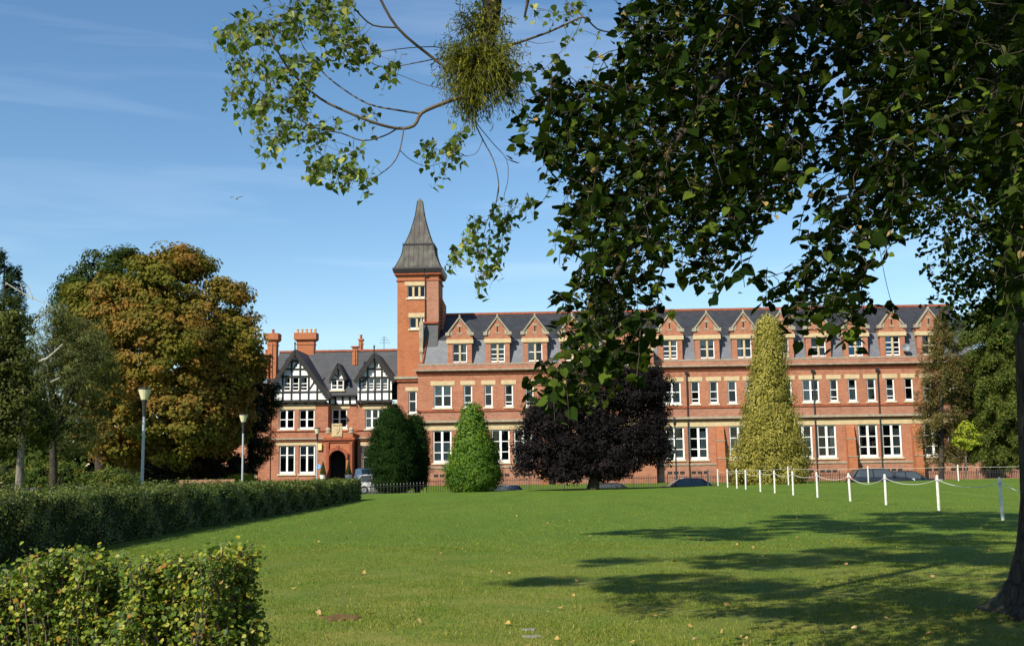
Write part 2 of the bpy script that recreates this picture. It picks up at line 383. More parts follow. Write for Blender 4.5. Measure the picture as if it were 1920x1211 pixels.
def wall(mb, u0_, u1_, z0, z1, v, holes, rev=.24):
    us = sorted({u0_, u1_}|{h[i] for h in holes for i in (0, 1)}); zs = sorted({z0, z1}|{h[i] for h in holes for i in (2, 3)})
    for ua, ub in zip(us[:-1], us[1:]):
        for za, zb in zip(zs[:-1], zs[1:]):
            if any(h[0]-1e-6 <= ua and ub <= h[1]+1e-6 and h[2]-1e-6 <= za and zb <= h[3]+1e-6 for h in holes): continue
            mb.quad((ua, v, za), (ub, v, za), (ub, v, zb), (ua, v, zb))
    for a_, b_, c_, d_ in holes:
        for p, q in (((a_, c_), (a_, d_)), ((a_, d_), (b_, d_)), ((b_, d_), (b_, c_)), ((b_, c_), (a_, c_))):
            mb.quad((p[0], v, p[1]), (q[0], v, q[1]), (q[0], v+rev, q[1]), (p[0], v+rev, p[1]))
def window(par, a_, b_, c_, d_, v, cols=2, bars=(.5,), curtain=None, mull=None, fr=.10, sill=True, mat=None, blind_part=None, midw=.16, rv=.12):
    """frame mesh named window; panes, curtains, sill are its children. v = wall face."""
    m = MB(F); y0, y1 = v+rv, v+rv+.10
    m.box(a_, a_+fr, y0, y1, c_, d_); m.box(b_-fr, b_, y0, y1, c_, d_)
    m.box(a_+fr, b_-fr, y0, y1, d_-fr, d_); m.box(a_+fr, b_-fr, y0-.03, y1, c_, c_+fr*1.7)
    edges = [a_+fr]
    if cols > 1:
        wd = (b_-a_-2*fr-(cols-1)*midw)/cols; x = a_+fr
        for i in range(cols-1):
            x += wd
            if mull is None: m.box(x, x+midw, y0-.012, y1, c_+fr*1.7, d_-fr)
            x += midw
    for k, t in enumerate(bars):
        zz = d_-(d_-c_)*t; h = .045
        x = a_+fr; wd = (b_-a_-2*fr-(cols-1)*midw)/cols
        for i in range(cols):
            m.box(x, x+wd, y0+.02, y1-.01, zz-h, zz+h*.6); x += wd+midw
    o = m.build('window', mat or M_white, par)
    if mull is not None and cols > 1:
        q = MB(F); x = a_+fr
        for i in range(cols-1):
            x += wd if bars else (b_-a_-2*fr-(cols-1)*midw)/cols
            q.box(x, x+midw, y0-.05, y1, c_+.02, d_); x += midw
        q.build('mullion', mull, o)
    g_ = MB(F); g_.quad((a_+fr*.5, v+rv+.06, c_), (b_-fr*.5, v+rv+.06, c_), (b_-fr*.5, v+rv+.06, d_), (a_+fr*.5, v+rv+.06, d_)); g_.build('pane', M_glass, o)
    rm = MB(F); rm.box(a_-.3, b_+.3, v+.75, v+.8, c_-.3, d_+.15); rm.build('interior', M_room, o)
    if curtain:
        for (s0, s1, t0, t1, mt) in curtain:        # fractions of width, fractions from the top
            q = MB(F); ua, ub = a_+(b_-a_)*s0, a_+(b_-a_)*s1; n = max(2, int((ub-ua)/.07))
            za, zb = d_-(d_-c_)*t1, d_-(d_-c_)*t0
            flat = mt in (M_blind, M_blue)
            for i in range(n):
                x0, x1 = ua+(ub-ua)*i/n, ua+(ub-ua)*(i+1)/n; w0 = 0 if flat else (.04 if i % 2 else 0); w1 = 0 if flat else (0 if i % 2 else .04)
                q.quad((x0, v+rv+.16+w0, za), (x1, v+rv+.16+w1, za), (x1, v+rv+.16+w1, zb), (x0, v+rv+.16+w0, zb))
            q.build('blind' if flat else 'curtain', mt, o)
    if sill:
        q = MB(F); q.box(a_-.12, b_+.12, v-.10, v+.14, c_-.15, c_-.004); q.build('sill', M_sill, o)
    return o
def coursebox(par, name, ua, ub, v, za, zb, prj, mat, n=1):
    m = MB(F); m.box(ua, ub, v-prj, v+.05, za, zb); return m.build(name, mat, par)
C_ = M_curt; RC = random.Random(3)
def curt():
    r = RC.random()
    if r < .16: return None
    if r < .22: return [(.08, .5, .05, .95, C_)]
    if r < .30: return [(.08, .92, .05, RC.uniform(.3, .7), C_)]
    if r < .5: return [(.08, .24, .05, .95, C_), (.76, .92, .05, .95, C_)]
    if r < .62: return [(.70, .92, .05, .95, C_)]
    if r < .75: return [(.08, .92, .05, .45, M_blind)]
    if r < .88: return [(.08, .34, .05, .95, C_)]
    return [(.08, .92, .3, .95, C_)]

# ------------------------------------------------------------------ the long brick wing
uL, uR = U(784), U(1842)
zr = Z([(860, 589), (1270, 580), (1720, 572)], 6.5)
zbk = Z([(820, 638), (1290, 629), (1690, 622)], 1.5)
zpar = Z([(845, 683), (1270, 673.7), (1660, 667.7)])
zc1 = Z([(845, 694), (1270, 685), (1560, 681.5)]); zc0 = Z([(845, 703), (1270, 694), (1560, 689)])
zl1 = Z([(845, 715.5), (1250, 706.5), (1560, 702)]); zl0 = Z([(845, 724), (1250, 714.5), (1560, 710)])
zw1b = Z([(845, 768.5), (1260, 758.5), (1560, 755)])
zst1 = Z([(845, 770), (1270, 761), (1560, 757.5)])
zs2t = Z([(845, 788), (1270, 783), (1560, 778)]); zs2b = Z([(845, 793), (1270, 789.5), (1560, 785)])
zb0 = Z([(845, 807), (1270, 799.5), (1560, 796)])
zg0 = Z([(845, 868.5), (1270, 862), (1560, 856.5)])
zsi = zg0-.28; zbase = -.5
wing = bthing('school_wing', 'long red brick school wing with slate mansard roof, stone gabled dormers and white sash windows', 'building', (uL+uR)/2)
bay0, bay1 = U(1128, -1.3), U(1228, -1.3)
fw = [(830.2, 33.5), (877.4, 16), (916, 15), (954.2, 15.5), (993, 15.5), (1031, 15.5), (1069, 15.5), (1260.8, 33), (1304.4, 16.2), (1339.5, 16.2), (1374, 16.2), (1408.5, 16.2),
      (1443, 16.2), (1478, 16), (1521.6, 31.6), (1565, 15.5), (1600, 16), (1635.5, 16.5), (1671, 16), (1706, 16), (1741, 16), (1784, 32), (1822, 16)]
gw = [(828.5, 35), (937.6, 34.5), (979.4, 34.5), (1057, 34), (1100, 34), (1263.5, 35), (1307.5, 35), (1382.5, 35), (1426.5, 35), (1503, 35), (1547.3, 35.5), (1624.5, 36), (1669, 36.5), (1746.5, 35), (1790.5, 35)]
holes = [(U(c-w_/2), U(c+w_/2), zw1b+.12, zl0) for c, w_ in fw]
gholes = [(U(c-w_/2), U(c+w_/2), zg0, zb0) for c, w_ in gw]
m = MB(F); wall(m, uL, uR, zbase, zpar-.12, 0, holes+gholes)
m.quad((uL, 0, zbase), (uL, 12, zbase), (uL, 12, zpar-.12), (uL, 0, zpar-.12)); m.quad((uR, 0, zbase), (uR, 12, zbase), (uR, 12, zpar-.12), (uR, 0, zpar-.12))
m.quad((uL, 12, zbase), (uR, 12, zbase), (uR, 12, zpar-.12), (uL, 12, zpar-.12))
m.quad((uL, 0, zpar-.13), (uR, 0, zpar-.13), (uR, 12, zpar-.13), (uL, 12, zpar-.13))
m.build('wall', M_brick, wing)
# weathered plinth and band stand slightly proud
coursebox(wing, 'plinth', uL, uR, 0, zbase, zsi-.22, .09, M_brickd)
coursebox(wing, 'brick_band', uL-.02, uR+.02, 0, zs2t+.02, zst1-.16, .03, M_brickd)
for za, zb, pj, mt, nm in ((zpar-.12, zpar, .06, M_stoneg, 'coping'), (zc0+.30, zc1, .42, M_stoneg, 'cornice'), (zc0+.12, zc0+.297, .17, M_terra, 'cornice'), (zc0-.05, zc0+.117, .10, M_terra, 'cornice'),
                           (zst1-.16, zst1, .12, M_terra, 'string_course'), (zs2b+.12, zs2t+.02, .34, M_stoneg, 'string_course'), (zs2b-.04, zs2b+.117, .12, M_terra, 'string_course'),
                           (zsi-.22, zsi-.06, .16, M_stoneg, 'string_course')):
    coursebox(wing, nm, uL-pj, uR+pj, 0, za, zb, pj, mt)
coursebox(wing, 'parapet', uL-.03, uR+.03, 0, zc1+.003, zpar-.123, .03, M_brickd)
for s0, s1 in ((uL+.45, bay0-.1), (bay1+.9, uR-.2)):
    coursebox(wing, 'stone_band', s0, s1, 0, zb0+.003, zs2b-.043, .03, M_stone)
for (c, w_), h in zip(fw, holes):
    big = w_ > 25
    cu = curt()
    if abs(c-1521.6) < 1: cu = [(.08, .45, .05, .95, C_), (.76, .92, .45, .95, M_orange)]
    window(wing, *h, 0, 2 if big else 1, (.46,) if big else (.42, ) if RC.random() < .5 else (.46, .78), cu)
    coursebox(wing, 'lintel', h[0]-.30, h[1]+.30, 0, zl0+.003, zl1, .03, M_stone)
for (c, w_), h in zip(gw, gholes):
    cu = curt()
    if c < 1000: cu = [(.1, .9, .40, .96, C_)] if c != 937.6 else None
    if abs(c-1307.5) < 1 or abs(c-1669) < 1: cu = [(.62, .92, .14, .95, C_)]
    if abs(c-1547.3) < 1: cu = [(.70, .92, .10, .95, C_)]
    if abs(c-1624.5) < 1: cu = [(.08, .2, .10, .95, M_blind)]
    window(wing, *h, 0, 2, (.36, .68), cu, fr=.13, midw=.2)
for c in range(len(gw)):
    h = gholes[c]
    for k in range(3):
        x = h[0]+.1+k*.55; q = MB(F); q.box(x, x+.42, -.096, -.02, zsi-1.02, zsi-.76); q.build('air_brick', M_iron, wing)
# stepped buttresses
for px in (1288.5, 1526, 1647.5):
    dp = MB(F); x_ = U(px); dp.tube([(x_, -.18, zc0-.1), (x_, -.18, zbase)], .055, 6); dp.box(x_-.14, x_+.14, -.3, -.04, zc0-.35, zc0-.08); dp.build('downpipe', M_iron, wing)
for px in (1347, 1468, 1590, 1713, 1020):
    b_ = MB(F); uc = U(px); hw = .36
    zt = Z([(1590, 797)]); z1_, z2_ = Z([(1590, 822)]), Z([(1590, 854)])
    prof = [(-.25, zt), (-.55, z1_+.12), (-.55, z1_), (-.62, z1_), (-.75, z2_+.12), (-.75, z2_), (-1.0, z2_-.08), (-1.0, zbase), (.0, zbase), (.0, zt)]
    pts = [(uc-hw, y, z) for y, z in prof]+[(uc+hw, y, z) for y, z in prof]; n = len(prof)
    b_.add(pts, [tuple(range(n)), tuple(range(2*n-1, n-1, -1))]+[(i, i+n, (i+1) % n+n, (i+1) % n) for i in range(n)])
    o = b_.build('buttress', M_brick2, wing)
    c2 = MB(F); c2.box(uc-hw-.05, uc+hw+.05, -.66, -.5, z1_-.07, z1_+.03); c2.build('weathering', M_stoneg, o); c2 = MB(F); c2.box(uc-hw-.05, uc+hw+.05, -1.04, -.7, z2_-.12, z2_-.02); c2.build('weathering', M_stoneg, o)
# mansard roof
vb0, vb1, vr = .55, 1.45, 6.5
uLm = BU(800, 640, 1.45)[0]; uLr = BU(834, 590, 6.5)[0]; uLb = BU(792, 683, .55)[0]
m = MB(F)
m.add([(uLb, vb0, zpar-.11), (uR-.2, vb0, zpar-.11), (uR-.2, vb1, zbk), (uLm, vb1, zbk), (uLb, 12, zpar-.11), (uLm, 11.5, zbk)], [(0, 1, 2, 3), (0, 3, 5, 4)])
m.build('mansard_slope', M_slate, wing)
m = MB(F); m.add([(uLm, vb1-.06, zbk+.004), (uR-.2, vb1-.06, zbk+.004), (uR-.2, vr, zr-.1), (uLr, vr, zr-.1), (uLm, 11.5, zbk), (uR-.2, 11.5, zbk)], [(0, 1, 2, 3), (0, 3, 4), (4, 5, 2, 3)])
m.quad((uR-.2, vb1, zbk), (uR-.2, 11.5, zbk), (uR-.2, 11.5, zpar-.12), (uR-.2, vb1, zpar-.12)); m.add([(uR-.2, vb1, zbk), (uR-.2, 11.5, zbk), (uR-.2, vr, zr-.1)], [(0, 1, 2)])
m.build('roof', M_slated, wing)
m = MB(F); m.box(uLr-.1, uR, vr-.16, vr+.16, zr-.16, zr+.04); m.tube([(uLr, vr, zr-.02), (uLm, vb1-.05, zbk+.03), (uLb, vb0-.03, zpar)], .11, 6); m.build('ridge_tile', M_terra, wing)
# projecting gabled bay behind the foliage
m = MB(F); gzt = zpar+3.6; bc = (bay0+bay1)/2
wall(m, bay0, bay1, zbase, zpar+1.2, -1.3, [(bc-1.5, bc+1.5, zg0, zb0), (bc-1.1, bc+1.1, zw1b+.1, zl0), (bc-.9, bc+.9, zpar-.6, zpar+.9)])
m.add([(bay0, -1.3, zpar+1.2), (bay1, -1.3, zpar+1.2), (bc, -1.3, gzt)], [(0, 1, 2)])
for x in (bay0, bay1): m.quad((x, -1.3, zbase), (x, 3, zbase), (x, 3, zpar+1.2), (x, -1.3, zpar+1.2))
m.build('gabled_bay', M_brick, wing)
for h, cc in (((bc-1.5, bc+1.5, zg0, zb0), 3), ((bc-1.1, bc+1.1, zw1b+.1, zl0), 2), ((bc-.9, bc+.9, zpar-.6, zpar+.9), 2)): window(wing, *h, -1.3, cc, (.5,), None)
m = MB(F); m.add([(bay0-.05, -1.25, zpar+1.16), (bc, -1.25, gzt+.04), (bc, 6, gzt+.04), (bay0-.05, 6, zpar+1.16), (bay1+.05, -1.25, zpar+1.16), (bay1+.05, 6, zpar+1.16)], [(0, 1, 2, 3), (1, 4, 5, 2)]); m.build('bay_roof', M_slated, wing)
for s_, x in ((1, bay0), (-1, bay1)):
    m = MB(F)
    m.add([(x-s_*.1, -1.42, zpar+1.05), (x-s_*.1, -1.0, zpar+1.05), (bc, -1.0, gzt), (bc, -1.42, gzt), (x-s_*.1, -1.42, zpar+1.3), (x-s_*.1, -1.0, zpar+1.3), (bc, -1.0, gzt+.25), (bc, -1.42, gzt+.25)],
          [(0, 1, 2, 3), (4, 7, 6, 5), (0, 3, 7, 4), (1, 5, 6, 2), (0, 4, 5, 1)])
    m.box(min(x, x+s_*.5), max(x, x+s_*.5), -1.36, -1.28, zpar+.75, zpar+1.05); m.build('coping', M_stone, wing)
for pj_, za, zb in ((-1.36, zs2b-.6, zs2b-.05), (-1.5, zs2b, zs2b+.3), (-1.6, zc0+.1, zc0+.4)): m = MB(F); m.box(bay0-.12-.01*pj_, bay1+.12+.01*pj_, pj_, -1.25, za, zb); m.build('string_course', M_stone, wing)
# lead hopper and downpipe on the bay
m = MB(F); m.tube([(bay1+.25, -.15, zc0), (bay1+.25, -.15, zbase)], .06, 8); m.box(bay1+.08, bay1+.42, -.32, -.02, zc0-.1, zc0+.25); m.build('downpipe', M_iron, wing)
# dormers
dv = .42
dz = lambda y: BU(1673.3, y, dv)[1]
dzA, dzS, dzl1, dzl0, dzw0, dzb = dz(582), dz(614), dz(622), dz(629.6), dz(666), zpar-.11
def dormer(px, sash):
    uc = U(px, dv, 640); d_ = MB(F); hw = 1.2; ww = .66
    wall(d_, uc-hw+.08, uc+hw-.08, dzb, dzl0, dv, [(uc-ww, uc+ww, dzw0, dzl0)])
    d_.quad((uc-hw, dv-.02, dzl1), (uc+hw, dv-.02, dzl1), (uc+hw, dv-.02, dzS), (uc-hw, dv-.02, dzS))
    d_.add([(uc-hw+.1, dv-.02, dzS), (uc+hw-.1, dv-.02, dzS), (uc, dv-.02, dzA-.05)], [(0, 1, 2)])
    for s_ in (-1, 1): d_.quad((uc+s_*(hw-.08), dv, dzb), (uc+s_*(hw-.08), 3.2, dzb), (uc+s_*(hw-.08), 3.2, dzS), (uc+s_*(hw-.08), dv, dzS))
    o = d_.build('dormer', M_brick, wing)
    q = MB(F); q.box(uc-hw-.06, uc+hw+.06, dv-.10, dv+.3, dzl0+.002, dzl1)
    q.build('lintel', M_stone, o)
    q = MB(F)
    for s_ in (-1, 1):
        a0 = (uc+s_*(hw+.0), dzS-.02); a1 = (uc, dzA)
        q.add([(a0[0], dv-.14, a0[1]), (a1[0], dv-.14, a1[1]), (a1[0], dv-.14, a1[1]+.2), (a0[0]+s_*.02, dv-.14, a0[1]+.2),
               (a0[0], dv+.16, a0[1]), (a1[0], dv+.16, a1[1]), (a1[0], dv+.16, a1[1]+.2), (a0[0]+s_*.02, dv+.16, a0[1]+.2)], [(0, 1, 2, 3), (4, 7, 6, 5), (3, 2, 6, 7), (0, 4, 5, 1), (0, 3, 7, 4)])
        q.box(min(uc+s_*(hw-.25), uc+s_*(hw+.12)), max(uc+s_*(hw-.25), uc+s_*(hw+.12)), dv-.16, dv+.3, dzS-.05, dzS+.26)
        q.prism([(uc+s_*(hw-.08), dzS), (uc+s_*(hw-.52), dzS), (uc+s_*(hw-.52), dzS+.62)], dv-.045, dv)
    q.prism([(uc-.10, dzA-.28), (uc+.10, dzA-.28), (uc, dzA+.02)], dv-.045, dv); q.box(uc-.07, uc+.07, dv-.1, dv+.1, dzA+.12, dzA+.34)
    q.box(uc-.2, uc+.2, dv-.05, dv, dzS+.78, dzS+.96); q.box(uc-.2, uc+.2, dv-.05, dv, dzS+.08, dzS+.24)
    q.build('coping', M_stoneg, o)
    q = MB(F); q.box(uc-.06, uc+.06, dv-.03, dv, dzS+.26, dzS+.77); q.build('slit', M_room, o)
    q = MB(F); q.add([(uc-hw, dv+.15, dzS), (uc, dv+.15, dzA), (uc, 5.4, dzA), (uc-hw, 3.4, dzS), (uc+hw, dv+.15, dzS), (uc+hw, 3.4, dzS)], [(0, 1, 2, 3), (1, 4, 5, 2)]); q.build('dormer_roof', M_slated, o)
    window(o, uc-ww, uc+ww, dzw0, dzl0, dv, 2, (.5,) if not sash else (.32, .58, .8), curt() if px < 1590 or px > 1700 else ([(.05, .95, .02, .97, M_blue)] if px < 1650 else [(.05, .47, .02, .97, M_blue)]), mull=M_stone, fr=.07, midw=.18, sill=False)
for i, px in enumerate((862, 932.8, 1003, 1073, 1256, 1325.5, 1395, 1464.6, 1534, 1603.6, 1673.3, 1743)): dormer(px, i % 3 == 1 or px in (1256,))
m = MB(F); ud, zd = BU(1698, 651, .1)
m.add([(ud+.36*math.cos(t), .05+.10*(1 if False else 0), zd+.36*math.sin(t)) for t in np.linspace(0, 2*PI, 16, False)]+[(ud, .18, zd)], [(i, (i+1) % 16, 16) for i in range(16)])
m.tube([(ud, .15, zd), (ud+.1, .5, zd-.4)], .03, 6); m.tube([(ud, .15, zd-.3), (ud-.05, -.3, zd-.1)], .015, 5); m.build('satellite_dish', M_lead, wing)

# ------------------------------------------------------------------ tower
tv = 1.6
tl, tr = BU(745, 600, tv)[0], BU(822, 560, tv)[0]; tw = tr-tl; tcu = (tl+tr)/2
tower = bthing('brick_tower', 'tall square brick tower with a weathered copper bell-cast spire', 'tower', tcu, tv+tw/2)
tz = lambda px, y: BU(px, y, tv)[1]
zt = tz(780, 512)
h3 = (BU(764, 547, tv)[0], BU(797, 547, tv)[0], tz(780, 558.5), tz(780, 535.5)); h2 = (BU(768, 605, tv)[0], BU(795, 605, tv)[0], tz(780, 616.5), tz(780, 595))
m = MB(F); wall(m, tl, tr, zbase, zt, tv, [h3, h2])
for x in (tl, tr): m.quad((x, tv, zbase), (x, tv+tw, zbase), (x, tv+tw, zt), (x, tv, zt))
m.quad((tl, tv+tw, zbase), (tr, tv+tw, zbase), (tr, tv+tw, zt), (tl, tv+tw, zt))
m.build('wall', M_brick2, tower)
m = MB(F); ca, cb_ = BU(800, 560, tv)[0], tr+.015
m.box(ca, cb_, tv-.05, tv+.05, tz(810, 604), zt-.6); m.build('dark_brick_pier', M_brickd, tower)
window(tower, *h3, tv, 3, (), None, mull=M_stone, fr=.07, midw=.2); window(tower, *h2, tv, 2, (), None, mull=M_stone, fr=.08, midw=.2)
for h, (xa, xb, ya, yb) in ((h3, (759, 798, 528, 535)), (h2, (766, 796, 587, 594.5))):
    coursebox(tower, 'lintel', BU(xa, ya, tv)[0], BU(xb, ya, tv)[0], tv, h[3]+.003, tz(780, ya), .05, M_stone)
m = MB(F)
for (ya, yb, pj) in ((512, 515.5, .26), (524.5, 527, .10)): m.box(tl-pj, tr+pj, tv-pj, tv+tw+pj, tz(780, yb), tz(780, ya)-(.004 if ya == 512 else 0))
m.build('cornice', M_terra, tower)
m = MB(F); ez0, ez1 = tz(780, 512), tz(780, 503)
a0 = tw/2+.32; a1 = (BU(827.5, 503, tv)[0]-BU(734, 503, tv)[0])/2; cv = tv+tw/2
sq = lambda r, z: [(tcu-r, cv-r, z), (tcu+r, cv-r, z), (tcu+r, cv+r, z), (tcu-r, cv+r, z)]
m.rings([sq(a0, ez0), sq(a1, ez1-.12), sq(a1, ez1)]); m.build('eaves', M_iron, tower)
m = MB(F); prof = [(502.7, 46.6), (497, 42.2), (490, 38.6), (480, 33.6), (470, 30.8), (460, 29.6), (457.4, 29.4), (456.6, 27.0), (445, 21.4), (434, 17.2), (419.5, 12.8), (404.6, 8.8), (390, 6.5), (377, 4.7), (376, 3.4), (373, 2.0)]
rg = []
for y, hwp in prof:
    z = BU(780, y, cv)[1]*0+BU(780, y, cv-hwp/20)[1]; r = hwp/ (FPX/(O.y+cv-hwp/20-0)); rg.append(sq(r*.995, z))
m.rings(rg); sp_ = m.build('spire', M_copper, tower)
m = MB(F)                       # standing seams
for side in range(4):
    for k in range(-4, 5):
        pts = []
        for ring in rg[:14]:
            A, B = Vector(ring[side]), Vector(ring[(side+1) % 4]); r = (B-A).length/2
            s_ = k*.46
            if abs(k) == 4: s_ = math.copysign(r, k)
            if abs(s_) > r+1e-6: break
            pts.append((A+B)/2+(B-A).normalized()*s_)
        if len(pts) > 1: m.tube(pts, .04, 4, False)
r_ = (Vector(rg[6][0])-Vector(rg[6][1])).length/2; m.build('seam', M_copper, sp_)
m = MB(F); m.box(tcu-r_-.07, tcu+r_+.07, cv-r_-.07, cv+r_+.07, rg[6][0][2]-.09, rg[6][0][2]+.05); m.build('drip_edge', M_iron, sp_)
m = MB(F); dx = BU(797.5, 560, tv)[0]; m.tube([(dx-.05, tv-.45, ez1-.1), (dx, tv-.12, zt-.3), (dx, tv-.12, tz(790, 604))], .05, 6); m.tube([(dx+.05, tv-.2, zt-.35), (dx+.5, tv-.15, zt-.15), (dx+.5, tv-.12, zt+.1)], .06, 6); m.build('downpipe', M_iron, tower)
# stair turret with louvres behind the right-hand side
m = MB(F); ta, tb = tr-.3, BU(832, 570, 4)[0]; z0_, z1_, z2_ = tz(825, 605), tz(825, 561), tz(825, 544)
m.prism([(ta, zbase), (tb, zbase), (tb, z1_), (ta, z2_+.3)], 3.4, 6.4); tu = m.build('stair_turret', M_brick2, tower)
m = MB(F)
for k in range(7):
    zz = z1_-.55-k*.34; m.box(tr+.02, tb-.12, 3.3, 3.42, zz, zz+.14)
m.build('louvre', M_lead, tu)
m = MB(F); m.box(tr+.02, tb-.12, 3.385, 3.41, z1_-.55-7*.34, z1_-.3); m.build('opening', M_room, tu)
# lower link range in front with its own cornice, slate roof and stone pinnacle
kl, kr = U(744), uL-.005; kz = Z([(760, 706)], .3); kb_ = Z([(760, 713)], .3)
hk = (U(765.8, .3), U(781, .3), Z([(770, 775)], .3), Z([(770, 733)], .3)); hk = (hk[0], min(hk[1], kr-.1), hk[2], hk[3])
m = MB(F); wall(m, kl, kr, zbase, kb_, .3, [hk]); m.quad((kl, .3, zbase), (kl, 4, zbase), (kl, 4, kb_), (kl, .3, kb_)); m.quad((kl, .3, kb_), (kr, .3, kb_), (kr, 2, kb_), (kl, 2, kb_)); m.build('link_wall', M_brick, tower)
window(tower, *hk, .3, 1, (.45,), None)
coursebox(tower, 'lintel', hk[0]-.28, min(hk[1]+.2, kr), .3, hk[3]+.003, hk[3]+.36, .03, M_stone)
coursebox(tower, 'cornice', kl-.25, kr, .3, kb_+.12, kz, .3, M_stoneg); coursebox(tower, 'cornice', kl-.15, kr, .3, kb_-.12, kb_+.117, .18, M_terra)
coursebox(tower, 'string_course', kl-.06, kr, .3, zs2t-.1, zs2t+.05, .1, M_terra)
m = MB(F); ra, rb = BU(790, 610, 1)[0], BU(820, 610, 1)[0]; za = tz(800, 606)
m.add([(ra, .9, zpar-.1), (rb, .9, zpar-.1), (rb, tv, za), (ra, tv, za)], [(0, 1, 2, 3)]); m.build('link_roof', M_slatem, tower)
m = MB(F); m.box(ra, rb, tv-.2, tv, za-.05, za+.12); m.build('ridge_tile', M_terra, tower)
m = MB(F); pc = BU(790, 620, .9)[0]; zz0, zz1 = BU(790, 655, .9)[1], BU(790, 604, .9)[1]
m.rings([[(pc-r, .9-r, z), (pc+r, .9-r, z), (pc+r, .9+r, z), (pc-r, .9+r, z)] for r, z in ((.12, zz0-1.2), (.12, zz0-.3), (.19, zz0-.3), (.19, zz0), (.14, zz0+.15), (.2, zz0+1.0), (.2, zz1-.2), (.03, zz1+.4))]); m.build('pinnacle', M_stoneg, tower)

# ------------------------------------------------------------------ half-timbered entrance house
hv = .8
H = lambda px, py, v=hv: BU(px, py, v)
house = bthing('timbered_house', 'half timbered brick house with black and white gables and arched stone porch', 'building', H(620, 800)[0], hv)
hl, hr = H(509, 800)[0], H(744, 800)[0]
gzz = lambda y, x=620, v=hv: H(x, y, v)[1]
zE = gzz(757); 
def hole(x0, x1, y0, y1, v=hv, rx=620): a_ = H(x0, y0, v); b_ = H(x1, y1, v); return (a_[0], b_[0], min(a_[1], b_[1]), max(a_[1], b_[1]))
cv_ = hv+1.3          # the central part stands back
lw0, lw1 = hl, H(615, 800)[0]; rw0, rw1 = H(671, 800)[0], H(731, 800)[0]
zcor = gzz(822)
Lh = [hole(523, 551.5, 768, 804.5), hole(560.5, 589.5, 768, 804), hole(523, 552.5, 835, 888), hole(560.5, 590, 835, 888)]
Ch = [hole(622, 650.5, 767, 803, cv_)]
Rh = [hole(684.5, 722, 767, 803.5), hole(679, 716, 836, 888)]
m = MB(F); wall(m, lw0, lw1, zbase, zE, hv, Lh); wall(m, lw1, rw0, zbase, gzz(741, 640, cv_), cv_, Ch); wall(m, rw0, rw1, zbase, zE, hv, Rh)
for x in (lw0, lw1, rw0, rw1): m.quad((x, hv, zbase), (x, hv+8, zbase), (x, hv+8, zE), (x, hv, zE))
wall(m, rw1, hr, zbase, zE, hv+1.5, [])
m.quad((lw0, hv+9, zbase), (hr, hv+9, zbase), (hr, hv+9, zE), (lw0, hv+9, zE)); m.build('wall', M_brick, house)
for h in Lh[:2]: window(house, *h, hv, 2, (.5,), None)
for h in Lh[2:]: window(house, *h, hv, 2, (.34,), [(.06, .94, .02, .47, M_blind)], fr=.12)
window(house, *Ch[0], cv_, 2, (.5,), None); window(house, *Rh[0], hv, 3, (.45,), [(.05, .30, .03, .97, C_)]); window(house, *Rh[1], hv, 2, (.4,), None)
def lint(x0, x1, y0, y1, v): h = hole(x0, x1, y0, y1, v); coursebox(house, 'lintel', h[0], h[1], v, h[2]+.01, h[3], .03, M_stone)
lint(519, 592, 759, 767, hv); lint(617, 656, 759, 766.5, cv_); lint(680, 726, 759, 766.5, hv); lint(517, 594, 828, 834.5, hv); lint(675, 705, 829, 835.5, hv)
for x0, x1, v in ((lw0, lw1, hv), (lw1, rw0, cv_), (rw0, rw1, hv)):
    e0, e1 = (x0-.15, x1+.15) if v == hv else (x0+.16, x1-.16)
    coursebox(house, 'string_course', e0, e1, v, gzz(808), gzz(805.5), .10, M_terra); coursebox(house, 'cornice', e0, e1, v, gzz(823), gzz(820.5), .26, M_stoneg); coursebox(house, 'cornice', e0, e1, v, gzz(826), gzz(823)-.003, .16, M_terra)
# main roof
zR = H(600, 659, 5.5)[1]; zEv = H(640, 741, hv+1.2)[1]
ml, mr_ = H(500, 700)[0], H(745, 700)[0]
m = MB(F); m.add([(ml, hv+1.0, zEv), (mr_, hv+1.0, zEv), (mr_, 5.5, zR), (ml, 5.5, zR), (ml, 10.2, zEv), (mr_, 10.2, zEv)], [(0, 1, 2, 3), (3, 2, 5, 4), (0, 3, 4), (1, 5, 2)]); m.build('roof', M_slatem, house)
m = MB(F); m.box(ml, mr_, 5.35, 5.65, zR-.06, zR+.12); m.build('ridge_tile', M_terra, house)
m = MB(F); m.tube([(lw1, hv+.9, zEv-.05), (rw0, hv+.9, zEv-.05)], .11, 8); m.build('gutter', M_iron, house)
def bar(mb, a_, b_, wd, v, th=.06):
    A, B = Vector((a_[0], 0, a_[1])), Vector((b_[0], 0, b_[1])); d_ = (B-A).normalized(); n_ = Vector((-d_.z, 0, d_.x))*wd/2
    p = [A-n_, B-n_, B+n_, A+n_]; mb.add([(q_.x, v-th, q_.z) for q_ in p]+[(q_.x, v, q_.z) for q_ in p], [(0, 1, 2, 3), (7, 6, 5, 4), (0, 4, 5, 1), (1, 5, 6, 2), (2, 6, 7, 3), (3, 7, 4, 0)])
